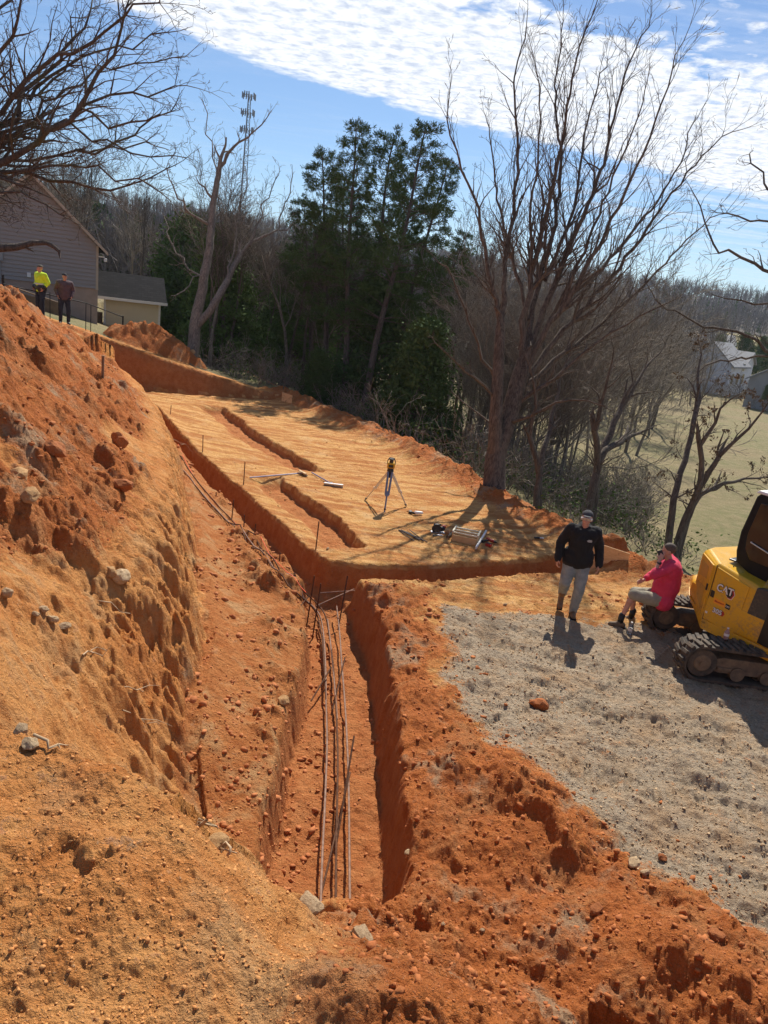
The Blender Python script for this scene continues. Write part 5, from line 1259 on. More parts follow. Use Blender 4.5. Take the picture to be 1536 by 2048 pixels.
# ================================================================ house, shed, fences, tower
def sidingm(c, line=.115, dark=.72):
    def f(t, b):
        p = objco(t); sp = N(t, 'ShaderNodeSeparateXYZ'); L(t, p, sp.inputs[0])
        n = noise(t, p, 2.2, 5, .6); L(t, mix(t, n, tuple(x * .93 for x in c), tuple(x * 1.05 for x in c)), b.inputs['Base Color'])
    return f
def lap_wall(name, parent, x0, x1, z0, z1f, step=.17, th=.040, mat=None, y=0):
    """real lap siding: each course a thin wedge; z1f(x) gives the top edge (gable)"""
    V = []; F = []; z = z0; top = max(z1f(x0), z1f(x1), z1f((x0 + x1) / 2), max(z1f(x0 + (x1 - x0) * i / 20) for i in range(21)))
    while z < top - 1e-6:
        za, zb = z, min(z + step, top)
        # extent of this course under the gable line
        xs = [x0 + (x1 - x0) * i / 400 for i in range(401)]; ok = [x for x in xs if z1f(x) >= zb - 1e-6]
        if not ok: break
        a, c = min(ok), max(ok); n = len(V)
        V += [(a, y - th, za), (c, y - th, za), (c, y, zb), (a, y, zb), (a, y + .002, za), (c, y + .002, za)]
        F += [(n, n + 1, n + 2, n + 3), (n + 4, n + 5, n + 1, n)]; z += step
    me = bpy.data.meshes.new(name); me.from_pydata(V, [], F); me.materials.append(mat); o = bpy.data.objects.new(name, me); C.objects.link(o); o.parent = parent; return o
def shinglem(t, b):
    p = objco(t); mp = N(t, 'ShaderNodeMapping'); L(t, p, mp.inputs[0])
    br = N(t, 'ShaderNodeTexBrick'); br.inputs['Scale'].default_value = 1; br.inputs['Brick Width'].default_value = .30; br.inputs['Row Height'].default_value = .14; br.inputs['Mortar Size'].default_value = .012
    br.inputs['Color1'].default_value = (.016, .016, .018, 1); br.inputs['Color2'].default_value = (.035, .034, .036, 1); br.inputs['Mortar'].default_value = (.012, .012, .013, 1)
    L(t, mp.outputs[0], br.inputs[0]); L(t, mix(t, noise(t, p, 30, 3), br.outputs[0], (.09, .085, .085)), b.inputs['Base Color'])
    L(t, mix(t, .35, br.outputs[0], mix(t, noise(t, p, 24, 4), (.012, .012, .014), (.045, .043, .045))), b.inputs['Base Color']); bump(t, b, br.outputs[1], -.4, .02); b.inputs['Specular IOR Level'].default_value = .1
M_SHING = material('asphalt_shingles', shinglem, rough=.9)
M_SID = material('grey_tan_siding', sidingm((.31, .275, .255)), rough=.7); M_SID2 = material('cream_siding', sidingm((.72, .62, .42)), rough=.7)
M_CONC = mottled('rendered_foundation', (.36, .25, .19), (.44, .31, .24), 3, .9); M_TRIM = mottled('cream_trim', (.42, .33, .24), (.50, .40, .30), 5, .7)
M_FENCEW = mottled('brown_boards', (.16, .10, .06), (.26, .17, .10), 4, .85)
def house():
    c = att(197, 490, 34.0); cb = Vector((c.x, c.y, 0)); gz = 1.35
    ang = rad(28); ux, uy = math.cos(ang), math.sin(ang)     # wall runs to the left and slightly nearer
    root = empty('house', (c.x, c.y, gz), 'tan sided gabled house at the top of the bank behind the two men', 'house'); root.rotation_euler = (0, 0, ang)
    He = c.z - gz; Wd = 5.6; pk = He + 2.55; zf = att(180, 577, 34).z - gz
    g = lambda x: He + (pk - He) * (1 - abs((x + Wd / 2) / (Wd / 2))) if -Wd <= x <= 0 else He
    lap_wall('wall', root, -Wd, 0, zf, g, mat=M_SID)
    lap_wall('wall', root, -13, -Wd - .0, zf, lambda x: He - .3 + .55 * max(0, min(1.6, (x + 10.5))), mat=M_SID, y=1.2)
    b = B(); b.prism([(-13, zf), (-13, He - .4), (-Wd, He - .4), (-Wd / 2, pk - .05), (-.02, He - .02), (-.02, zf)], .02, 8.0); b.obj('wall', M_SID, root)
    b = B(); b.box((-6.5, 4.03, zf / 2 - .5), (13.0, 8.0, zf + 1.0)); b.obj('foundation', M_CONC, root)
    b = B(); b.box((-.045, -.02, (zf + He) / 2 - .05), (.10, .05, He - zf)); b.obj('corner_trim', M_TRIM, root)
    b = B(); sl = (pk - He) / (Wd / 2); R_ = []
    for k in (1, -1):
        xe = -Wd / 2 + k * (Wd / 2 + .38); ze = He - .38 * sl
        pts = [(-Wd / 2, pk + .08), (xe, ze + .08), (xe, ze - .0), (-Wd / 2, pk)]
        b2 = B(); b2.prism(pts, -.35, 8.2); b2.obj('roof', M_SHING, root)
        pts = [(-Wd / 2, pk + .07), (xe - .0, ze + .07), (xe, ze - .08), (-Wd / 2, pk - .08)]
        b3 = B(); b3.prism(pts, -.385, -.352); b3.obj('fascia', M_TRIM, root)
        pts = [(-Wd / 2, pk - .005), (xe, ze - .005), (xe, ze - .02), (-Wd / 2, pk - .02)]
        b4 = B(); b4.prism(pts, -.34, -.02); b4.obj('soffit', M_TRIM, root)
    b.bm.free()
    b = B(); b.box((.30, -.1, He - .62), (.13, .16, .16), bev=.03); b.box((.12, .0, He - .50), (.3, .05, .05)); b.obj('security_light', M_WHITE, root)
    b = B(); b.box((-4.05, -.07, zf + .95), (.26, .12, .42), bev=.02); b.cyl((-4.05, -.07, zf + .75), (-4.05, -.07, zf - .8), .03, None, 10); b.obj('electric_meter', material('grey_box', color=(.30, .30, .30)), root)
    b = B(); b.box((-2.9, -.05, zf + .28), (.16, .08, .20), bev=.01); b.obj('outlet_box', M_WHITE, root)
    b = B(); b.box((-4.55, -.30, .4), (.06, .06, 1.5)); b.bm.free()
    return root
house()
def shed():
    a = att(207, 660, 38); zr = .85
    root = empty('shed', (a.x, a.y, zr), 'cream sided shed with dark shingle roof beside the tan house', 'shed'); root.rotation_euler = (0, 0, rad(22))
    w = 2.75; h = 1.62
    lap_wall('wall', root, 0, w, .0, lambda x: h, mat=M_SID2)
    b = B(); b.box((w / 2, 1.25, h / 2 - .4), (w - .02, 2.4, h + .76)); b.obj('wall', M_SID2, root)
    for x in (.04, w - .04):
        b = B(); b.box((x, -.03, h / 2), (.10, .05, h)); b.obj('corner_trim', M_WHITE, root)
    b = B(); b.prism([(-.30, h + .06), (-.30, h - .06), (0, 0)], 0, 1); b.bm.free()
    V = [(-.55, -.40, h + .02), (w + .30, -.40, h + .02), (w + .22, 1.3, h + 1.22), (-.50, 1.3, h + 1.22), (-.55, -.40, h + .10), (w + .30, -.40, h + .10), (w + .22, 1.3, h + 1.30), (-.50, 1.3, h + 1.30), (-.55, 3.0, h + .02), (w + .30, 3.0, h + .02), (-.55, 3.0, h + .10), (w + .30, 3.0, h + .10)]
    F = [(4, 5, 6, 7), (0, 3, 2, 1), (0, 1, 5, 4), (1, 2, 6, 5), (0, 4, 7, 3), (7, 6, 11, 10), (3, 8, 9, 2), (8, 10, 11, 9), (2, 9, 11, 6), (3, 7, 10, 8)]
    me = bpy.data.meshes.new('roof'); me.from_pydata(V, [], F); me.materials.append(M_SHING); o = bpy.data.objects.new('roof', me); C.objects.link(o); o.parent = root
    b = B(); b.box((w / 2 - .12, -.425, h + .04), (w + .88, .035, .13)); b.obj('fascia', M_WHITE, root)
    b = B(); b.box((-.3, .3, .45), (.5, .04, .9)); b.obj('gate_panel', M_FENCEW, root)
shed()
def fence():
    A = [(-.0, 0), ]
    pts = [(2, 568, 26.2), (172, 606, 27.8), (182, 610, 28.0), (246, 632, 29.4)]
    P3 = [att(8, 572, 25.0), att(160, 604, 27.0), att(247, 632, 29.2)]
    root = empty('metal_fence', ground_at(P3[0].x, P3[0].y), 'thin black metal fence running down the top of the bank behind the men', 'fence')
    inv = -Vector(root.location)
    def loc(p): return Vector(p) + inv
    tops = []
    for (x, y, t) in ((6, 550, 25.0), (100, 585, 26.2), (172, 606, 27.2), (182, 610, 27.3), (246, 632, 29.2)):
        p = att(x, y, t); tops.append((p, x))
    for p, x in tops:
        g = tz(p.x, p.y, False) - .1; b = B(); r_ = .055 if x in (6,) else .045 if x == 246 else .022; b.box(loc((p.x, p.y, (g + p.z) / 2)), (r_, r_, p.z - g)); b.obj('post', M_BLK, root)
    for k in (0,):
        q = [att(6, 568, 25.0), att(172, 606, 27.2), att(246, 634, 29.2)]
        b = B()
        for a, c in zip(q, q[1:]): b.cyl(loc(a), loc(c), .018, None, 8)
        b.obj('rail', M_BLK, root)
    # brown board fence behind the men
    a = att(36, 585, 29.5); c = att(118, 606, 30.5); ga = tz(a.x, a.y, False)
    root = empty('board_fence', (a.x, a.y, ga), 'low brown vertical-board fence between the house and the two men', 'fence'); inv = -Vector(root.location); n = 26; b = B()
    for i in range(n):
        p = a.lerp(c, i / (n - 1)); g = tz(p.x, p.y, False) - .1; h = p.z + random.uniform(-.01, .01); b.box(Vector((p.x, p.y, (g + h) / 2)) + inv, (.090, .02, h - g), rot=rz(math.atan2(c.y - a.y, c.x - a.x)))
    b.obj('boards', M_FENCEW, root)
    b = B()
    for z in (.25, .75): b.cyl(Vector((a.x, a.y + .03, ga + z * .7)) + inv, Vector((c.x, c.y + .03, tz(c.x, c.y, False) + z * .7)) + inv, .03, None, 4)
    b.obj('rail', M_FENCEW, root)
fence()
def tower():
    t = 260.0; top = att(499, 188, t); g = tz(top.x, top.y, False)
    root = empty('cell_tower', (top.x, top.y, g), 'tall lattice communications tower with antenna clusters rising behind the woods', 'tower'); h = top.z - g; b = B()
    r0, r1 = 1.6, .55; n = 22; cor = lambda k, z: Vector((math.cos(k * 2.094 + .4) * (r0 + (r1 - r0) * z / h), math.sin(k * 2.094 + .4) * (r0 + (r1 - r0) * z / h), z))
    for k in range(3): b.cyl(cor(k, 0), cor(k, h), .16, .12, 5)
    for i in range(n):
        z0, z1 = h * i / n, h * (i + 1) / n
        for k in range(3): b.cyl(cor(k, z0), cor((k + 1) % 3, z1), .07, .07, 4); b.cyl(cor(k, z1), cor((k + 1) % 3, z1), .06, .06, 4)
    b.obj('mast', M_TOW, root)
    for zf in (1.0, .90, .80):
        z = h * zf - .6; b = B()
        for k in range(3):
            a = k * 2.094; c_ = Vector((math.cos(a) * 1.9, math.sin(a) * 1.9, z)); tng = Vector((-math.sin(a), math.cos(a), 0)); b.cyl(c_ - tng * 1.7, c_ + tng * 1.7, .10, None, 5); b.cyl((0, 0, z), c_, .10, None, 5)
            for j in (-1.5, -.5, .5, 1.5): b.box(c_ + tng * j + Vector((0, 0, random.uniform(-.2, .3))), (.28, .30, 2.0), rot=rz(a))
        b.obj('antenna_cluster', M_TOW, root)
M_TOW = material('galvanised_dark', color=(.13, .14, .16), rough=.6)
tower()
M_ROOFG = mottled('pale_grey_roof', (.20, .20, .21), (.28, .28, .28), 1.5, .8); M_WHS = mottled('white_siding', (.55, .56, .60), (.66, .67, .70), 1, .7); M_GREYW = mottled('grey_end_wall', (.27, .27, .28), (.33, .33, .34), 1, .7)
def far_house(px, py, t, w, d, h, rh, ang, label, wall, roof, doors=()):
    a = att(px, py, t); g = tz(a.x, a.y, False) if True else 0; g = max(g, a.z - .5) if False else a.z
    root = empty('house', (a.x, a.y, g), label, 'house'); root.rotation_euler = (0, 0, rad(ang))
    b = B(); b.box((0, 0, h / 2 - 1.0), (w, d, h + 2.0)); b.obj('wall', wall, root)
    b = B(); b.loft([[(-w / 2, -d / 2, h), (-w / 2, d / 2, h), (-w / 2, 0, h + rh - .15)], [(w / 2, -d / 2, h), (w / 2, d / 2, h), (w / 2, 0, h + rh - .15)]]); b.obj('gable', wall, root)
    for k in (-1, 1):
        b = B(); e = .5; zz_ = h - e * rh / (d / 2)
        b.loft([[(-w / 2 - .4, k * (d / 2 + e), zz_), (-w / 2 - .4, 0, h + rh), (-w / 2 - .4, 0, h + rh + .22), (-w / 2 - .4, k * (d / 2 + e), zz_ + .22)], [(w / 2 + .4, k * (d / 2 + e), zz_), (w / 2 + .4, 0, h + rh), (w / 2 + .4, 0, h + rh + .22), (w / 2 + .4, k * (d / 2 + e), zz_ + .22)]]); b.obj('roof', roof, root)
    for (x, z, ww, hh, nm) in doors:
        b = B(); b.box((x, -d / 2 - .04, z), (ww + .25, .1, hh + .25), bev=0); f_ = b.obj(nm, M_WHITE, root); b = B(); b.box((x, -d / 2 - .09, z), (ww, .06, hh)); b.obj('pane', M_GLASS, f_)
    return root
far_house(1425, 768, 122, 9.5, 7.0, 3.6, 3.0, 52, 'white sided house with a steep gable, seen through branches across the meadow', M_WHS, M_ROOFG, [(-3, 1.4, 1.1, 1.6, 'window'), (0, 1.4, 1.1, 1.6, 'window'), (3, 1.4, 1.1, 1.6, 'window'), (2, 3.3, 1.0, 1.1, 'window')])
far_house(1462, 752, 128, 5, 5, 2.6, 1.6, -38, 'low white wing attached beside the steep gabled house', M_WHS, M_ROOFG, [(0, 1.2, 1.0, 1.3, 'window')])
far_house(1556, 805, 104, 11, 8.0, 3.0, 2.6, 62, 'long house with pale grey roof and grey end wall at the right edge', M_GREYW, M_ROOFG, [(-3, 1.2, 1.1, 1.3, 'window'), (0, 1.2, 1.1, 1.3, 'window'), (3, 1.2, 1.1, 1.3, 'window')])
far_house(1405, 705, 165, 11, 7, 2.4, 1.8, -10, 'low grey roofed building behind the white house', M_GREYW, M_ROOFG, [(-3, 1.2, 1.1, 1.2, 'window'), (3, 1.2, 1.1, 1.2, 'window')])
for i, (bx, by, t, tx, ty, lab) in enumerate([(1440, 745, 140, 1440, 672, 'dark evergreen right behind the white house across the meadow'), (1490, 750, 135, 1492, 668, 'widest dark evergreen between the two far houses'), (1525, 745, 138, 1528, 675, 'dark evergreen behind the pale grey roof'), (1535, 800, 96, 1536, 770, 'low dark shrub in front of the grey end wall')]):
    o = copy_tree(bush[i % 2]); o['label'] = lab; b_ = att(bx, by, t); place_to(o, b_, att(tx, ty, t)); o.scale = tuple(v * 1.0 for v in o.scale)

# ================================================================ things on the site
def tripod():
    g = ground_at(.0, 15.72)
    root = empty('tripod', g, 'aluminium survey tripod standing spread-legged on the pad', 'tripod'); h = .88; yaw = rad(0)
    top = Vector((.02, .05, h)); feet = [Vector((.01, -.30, 0)), Vector((-.48, .42, 0)), Vector((.50, .38, 0))]
    for i, f in enumerate(feet):
        f.z = tz(g.x + f.x, g.y + f.y) - g.z - .02; d = f - top; b = B(); s_ = Vector((-d.y, d.x, 0)).normalized() * .032; k = .58
        for q in (-1, 1): b.cyl(top + s_ * q * 1.3, top + d * k + s_ * q, .017 if i else .024, None, 8)
        b.cyl(top + d * .5, f, .020, .016, 8); b.box(top + d * k, (.085, .05, .06), rot=d.to_track_quat('Z', 'Y').to_matrix(), bev=.008)
        l_ = b.obj('leg', M_ALU if i else M_SILV, root)
        b = B(); b.cyl(f - d.normalized() * .10, f, .022, .008, 8); b.box(f - d.normalized() * .09, (.05, .05, .02)); b.obj('foot_spike', M_LBLK, l_)
    b = B(); b.cyl(top + Vector((0, 0, -.03)), top + Vector((0, 0, .03)), .075, .065, 20); b.cyl(top - Vector((0, 0, .18)), top, .02, None, 10); b.obj('head_plate', M_LBLK, root)
    lv = empty('laser_level', g + top + Vector((0, 0, .03)), 'yellow and black rotating laser level on top of the tripod', 'laser level')
    b = B(); b.box((0, 0, .07), (.17, .15, .12), bev=.02); b.obj('housing', M_YEL, lv)
    b = B(); b.box((0, -.079, .065), (.10, .01, .06), bev=.003); b.obj('control_panel', M_LBLK, lv)
    b = B(); b.cyl((0, 0, .13), (0, 0, .19), .045, .04, 18); b.cyl((0, 0, .19), (0, 0, .215), .055, .055, 18); b.obj('rotor_head', M_LBLK, lv)
    b = B(); b.path([Vector((-.085, 0, .09)), Vector((-.085, 0, .16)), Vector((-.05, 0, .235)), Vector((.05, 0, .235)), Vector((.085, 0, .16)), Vector((.085, 0, .09))], .010, 6); b.obj('carry_handle', M_LBLK, lv)
M_SILV = material('blue_grey_leg', color=(.16, .20, .30), rough=.4, metal=.3)
tripod()
M_BLUEH = material('blue_painted_handle', color=(.14, .16, .34), rough=.5); M_BRIS = mottled('grey_bristles', (.20, .20, .19), (.34, .33, .31), 40, .9)
def rake(p0, p1, headw, label, name, hmat, bristle):
    a = ground_at(p0.x, p0.y); c = ground_at(p1.x, p1.y); a.z += .03; c.z += .05; root = empty(name, c, label, name.replace('_', ' ')); v = a - c
    b = B(); b.cyl((0, 0, 0), v, .016, .014, 10); b.obj('handle', hmat, root)
    d = v.normalized(); w = Vector((-d.y, d.x, 0)) if headw[1] == 0 else Vector(headw[1]).normalized(); M_ = Matrix((w, Vector((0, 0, 1)).cross(w), Vector((0, 0, 1)))).transposed()
    b = B(); b.box((0, 0, .02), (headw[0], .06, .035), rot=M_, bev=.006); b.cyl((0, 0, .02), v.normalized() * .14 + Vector((0, 0, .02)), .024, .02, 10); b.obj('head', M_ALU if not bristle else M_WOOD, root)
    if bristle:
        b = B(); n = 34
        for i in range(n):
            for k in (-1, 0, 1):
                q = w * headw[0] * (i / (n - 1) - .5) * .96 + M_.col[1] * .016 * k; b.cyl(q + Vector((0, 0, .005)), q + M_.col[1] * (.05 + .012 * k) * bristle - Vector((0, 0, .035)), .006, .007, 4)
        b.obj('bristles', M_BRIS, root)
    else:
        b = B(); b.box(-M_.col[2] * .02 + M_.col[1] * .03, (headw[0], .008, .09), rot=M_, bev=.002); b.obj('blade', M_ALU, root)
rake(Vector((-3.22, 16.72, 0)), Vector((-2.12, 17.7, 0)), (.34, (.55, -.75, 0)), 'push broom with a long blue handle lying across the middle groove', 'push_broom', M_BLUEH, 1)
rake(Vector((-1.92, 17.95, 0)), Vector((-1.27, 16.93, 0)), (.46, (1, .05, 0)), 'concrete placer with wide pale blade lying blade-down left of the tripod', 'concrete_rake', M_BLUEH, 0)
def toolbox():
    a, c = onz(907, 1083, .0), onz(955, 1093, .0); g = ground_at((a.x + c.x) / 2, (a.y + c.y) / 2 + .12); yaw = math.atan2(c.y - a.y, c.x - a.x)
    root = empty('tool_tote', g, 'open wooden tool tote with white rim standing on the pad', 'tool tote'); root.rotation_euler = (0, 0, yaw); w, d, h = .50, .36, .17; cream = mottled('cream_plastic', (.62, .55, .38), (.74, .67, .50), 6, .6)
    for nm, cc_, sz in (('end_board', (-w / 2, 0, h / 2), (.02, d, h)), ('end_board', (w / 2, 0, h / 2), (.02, d, h)), ('side_board', (0, -d / 2, h / 2 - .02), (w - .02, .02, h - .04)), ('side_board', (0, d / 2, h / 2 - .02), (w - .02, .02, h - .04)), ('divider', (0, 0, h / 2 + .01), (w - .02, .016, h - .02)), ('floor_board', (0, 0, .012), (w - .02, d - .02, .018))):
        b = B(); b.box(cc_, sz, bev=.003); b.obj(nm, M_WOOD, root)
    for y in (-d / 2, 0, d / 2):
        b = B(); b.box((0, y, h + .012), (w + .03, .034, .026), bev=.005); b.obj('rim', cream, root)
    for x in (-w / 2, w / 2):
        b = B(); b.box((x, 0, h + .036), (.034, d + .03, .02), bev=.005); b.obj('rim', cream, root)
    W = lambda x, y, z: g + rz(yaw) @ Vector((x, y, z))
    def thing(nm, lab, cat, fn, loc, r_=0):
        e = empty(nm, W(*loc), lab, cat); e.rotation_euler = (0, 0, yaw + r_); fn(e); return e
    lvl = lambda e: (B_obj('rail', M_WHITE, e, lambda b: b.box((0, .12, .03), (.032, 1.22, .06), bev=.003)), [B_obj('vial', M_GLASS, e, lambda b, y=y: b.box((0, y, .03), (.034, .05, .03), bev=.003)) for y in (-.38, .12, .62)])
    thing('spirit_level', 'long white spirit level leaning along the right end of the tool tote', 'spirit level', lvl, (w / 2 + .045, .02, .02), rad(-1))
    def drill(e):
        B_obj('motor_housing', M_RED, e, lambda b: (b.cap((-.09, 0, .05), (.06, 0, .05), .036, .032, 12)))
        B_obj('chuck', M_LBLK, e, lambda b: b.cyl((.06, 0, .05), (.14, 0, .05), .028, .014, 12))
        B_obj('grip', M_LBLK, e, lambda b: b.cap((-.05, 0, .04), (-.09, -.13, .03), .022, .024, 10))
        B_obj('battery', M_LBLK, e, lambda b: b.box((-.10, -.17, .035), (.11, .07, .06), bev=.01))
    thing('cordless_drill', 'red cordless drill lying right of the tool tote beyond the level', 'drill', drill, (w / 2 + .24, .20, .0), rad(-30))
    thing('battery_pack', 'small red battery pack on the pad below the red drill', 'battery', lambda e: (B_obj('case', M_RED, e, lambda b: b.box((0, 0, .035), (.12, .08, .06), bev=.012)), B_obj('terminal', M_LBLK, e, lambda b: b.box((0, 0, .072), (.08, .05, .018), bev=.004))), (w / 2 + .23, -.08, 0), rad(-20))
    def can_(e): B_obj('can', M_WHITE, e, lambda b: b.cyl((0, 0, .03), (0, .20, .03), .032, None, 16)); B_obj('nozzle_cap', M_RED2, e, lambda b: b.cyl((0, .20, .03), (0, .27, .03), .032, .026, 16))
    def tube(e): B_obj('sleeve', M_DGREY, e, lambda b: b.cyl((0, -.16, .04), (0, .16, .05), .035, None, 14)); B_obj('tip', M_RED2, e, lambda b: b.cyl((0, .16, .05), (0, .27, .07), .042, .042, 14))
    thing('marking_paint', 'orange topped marking paint can leaning left of the tool tote', 'spray can', tube, (-w / 2 - .07, .03, 0), rad(-8))
    def saw(e):
        B_obj('motor_housing', M_LBLK, e, lambda b: (b.cap((0, 0, .08), (.10, .02, .08), .055, .05, 12), b.box((-.02, .02, .16), (.16, .035, .035), bev=.01)))
        B_obj('blade_guard', M_DGREY, e, lambda b: b.cyl((-.04, -.055, .085), (-.04, -.02, .085), .095, None, 24)); B_obj('base_plate', M_ALU, e, lambda b: b.box((0, -.02, .010), (.28, .14, .006)))
        B_obj('battery', M_RED, e, lambda b: b.box((.12, .05, .12), (.08, .07, .06), bev=.01))
    thing('circular_saw', 'black circular saw on the pad left of the tool tote', 'circular saw', saw, (-w / 2 - .36, .16, 0), rad(20))
    thing('pliers', 'pair of grey pliers lying below the circular saw', 'pliers', lambda e: (B_obj('handle', M_LBLK, e, lambda b: b.cap((-.10, .02, .02), (.0, 0, .025), .013, .012, 8)), B_obj('handle', M_LBLK, e, lambda b: b.cap((-.10, -.04, .02), (.0, 0, .025), .013, .012, 8)), B_obj('jaw', M_ALU, e, lambda b: b.cap((0, 0, .025), (.10, .015, .025), .020, .010, 8))), (-w / 2 - .30, -.10, 0), rad(25))
    thing('tape_measure', 'tan tape measure beside the circular saw', 'tape measure', lambda e: (B_obj('case', M_WOOD, e, lambda b: b.cyl((0, -.02, .045), (0, .02, .045), .042, None, 16)), B_obj('hook', M_ALU, e, lambda b: b.box((.05, 0, .01), (.03, .02, .012)))), (-w / 2 - .18, .24, 0))
    p = onz(835, 1033, 0); e = empty('rotary_hammer', ground_at(p.x, p.y), 'small white and dark power tool lying alone between the tripod and the tote', 'power tool'); B_obj('motor_housing', M_WHITE, e, lambda b: b.cap((-.05, 0, .05), (.08, .04, .05), .042, .034, 12)); B_obj('grip', M_LBLK, e, lambda b: b.cap((-.06, -.01, .04), (-.17, .03, .03), .03, .024, 10)); B_obj('battery', M_LBLK, e, lambda b: b.box((-.17, .05, .035), (.08, .10, .06), bev=.01))
    # bundle of short stakes, each its own
    base = onz(822, 1078, 0)
    for i in range(7):
        q = Vector((base.x + (i - 3) * .035 + .02 * (i % 2), base.y + .03 * (i % 3), 0)); q = ground_at(q.x, q.y); q.z += .015 + .012 * (i % 2); r_ = rad(128 + (-8, 5, -3, 9, 1, -12, 4)[i]); v = Vector((math.cos(r_), math.sin(r_), 0)) * .31
        b = B(); b.cyl(-v, v, .010, .009, 8); o = b.obj('form_stake', M_REBARD, None); o.location = q; meta(o, 'short steel form stake in the loose bundle lying left of the saw', 'stake', 'bundle of short steel stakes')
M_RED2 = material('fluorescent_orange', color=(.85, .10, .02), rough=.5); M_REBARD = mottled('dark_steel', (.05, .04, .035), (.12, .09, .075), 15, .6)
def B_obj(nm, mat, par, fn): b = B(); fn(b); return b.obj(nm, mat, par)
toolbox()
# plywood and boards
def board(name, pts, th, mat, label, cat):
    """upright or lying board through 4 world corners"""
    P = [Vector(p) for p in pts]; n = (P[1] - P[0]).cross(P[3] - P[0]).normalized(); c = sum(P, Vector()) / 4; root = c.copy(); b = B(); b.loft([[p - c - n * th / 2 for p in P], [p - c + n * th / 2 for p in P]]); o = b.obj(name, mat, None, bevel=.003); o.location = c; return meta(o, label, cat)
def upr(x0, y0, x1, y1, zb, top0, top1):
    a = onz(x0, y0, zb); c = onz(x1, y1, zb); return [a, c, c + Vector((0, 0, top1)), a + Vector((0, 0, top0))]
board('plywood_sheet', upr(1168, 1142, 1248, 1158, -.06, .62, .52), .018, M_PLY, 'sheet of plywood stood on edge at the trench end behind the walking man', 'plywood')
board('plywood_piece', upr(563, 806, 583, 812, .0, .42, .40), .018, M_PLY, 'small square of plywood at the far corner of the pad by the pines', 'plywood')
a = onz(1068, 1094, .03); c_ = onz(1110, 1113, .03); board('lumber_board', [a, c_, c_ + Vector((.10, .10, .0)), a + Vector((.10, .10, .0))], .038, M_WOOD, 'flat yellow lumber board lying at the pad edge left of the walking man', 'board')
e = empty('rivet_gun', ground_at(3.25, 14.75), 'small dark hand tool at the pad edge above the lumber board', 'hand tool'); B_obj('grip', M_LBLK, e, lambda b: b.cap((-.06, 0, .03), (.03, .02, .03), .022, .02, 8)); B_obj('jaw', M_ALU, e, lambda b: b.cap((.03, .02, .03), (.12, .02, .035), .016, .010, 8))

# rebar stakes with their tops where the photo has them
stk = [(340, 838, 812, 'farthest'), (405, 913, 872, ''), (487, 972, 925, ''), (631, 1103, 1043, ''), (462, 1052, 1000, ''), (487, 1066, 1030, ''), (507, 1082, 1048, ''), (558, 1128, 1104, ''), (618, 1200, 1150, ''), (631, 1212, 1165, ''), (425, 1132, 1118, ''), (390, 970, 950, ''), (432, 1010, 985, ''), (279, 796, 772, '')]
desc = ['rebar stake at the far bend of the left trench beside the bank', 'rebar stake on the pad edge, second from the far end', 'rebar stake on the pad edge just left of the broom handle', 'tallest rebar stake at the near corner of the pad', 'rebar stake rising from the bars in the left trench, tallest of the middle three', 'short rebar stake in the left trench between two others',
        'rebar stake in the left trench nearest the corner run of bars', 'short rebar stake just before the trench corner', 'leaning rebar stake at the crossing of the trenches', 'second leaning rebar stake right at the crossing of the trenches', 'lone short rebar stake at the foot of the toothed bank', 'rebar stake at the far end of the bundled bars', 'rebar stake beside the bank where the bars begin to curve', 'rebar stake in the far corner below the dark cut wall']
for i, (x, y0, y1, _) in enumerate(stk):
    onpad = i in (0, 1, 2, 3, 13)
    zb = 0 if onpad else -.08
    p = onz(x, y0, zb); q = ground_at(p.x, p.y); t_ = (p - EYE).dot(FWD); h = (y0 - y1) / FPX * t_ * 1.06 + (p.z - q.z)
    b = B(); b.cyl((0, 0, -.15), (random.uniform(-.02, .02) + (.05 if i in (8, 9) else 0), 0, h), .011, .011, 8); o = b.obj('rebar_stake', M_REBAR, None); o.location = q; meta(o, desc[i], 'rebar stake')
def bar(name, pts, r, mat, label, cat='rebar', group=None, lift=None):
    P = [Vector(p) for p in pts]; W = Wood(1); Q = []
    for i in range(len(P) - 1):
        a = P[max(i - 1, 0)]; b_ = P[i]; c = P[i + 1]; d = P[min(i + 2, len(P) - 1)]
        for j in range(6):
            t = j / 6; Q.append(.5 * ((2 * b_) + (c - a) * t + (2 * a - 5 * b_ + 4 * c - d) * t * t + (3 * b_ - a - 3 * c + d) * t ** 3))
    Q.append(P[-1])
    if lift is not None:
        g_ = terrain(np.array([q.x for q in Q]), np.array([q.y for q in Q]))
        for q, h_ in zip(Q, g_):
            if q.y > 10.8: q.z = max(q.z, h_ + lift)
    c0 = Q[0].copy(); W.pl.append(([q - c0 for q in Q], [r] * len(Q))); o = W.mesh(name, mat, None, 8); o.location = c0; return meta(o, label, cat, group)
zt = -.47
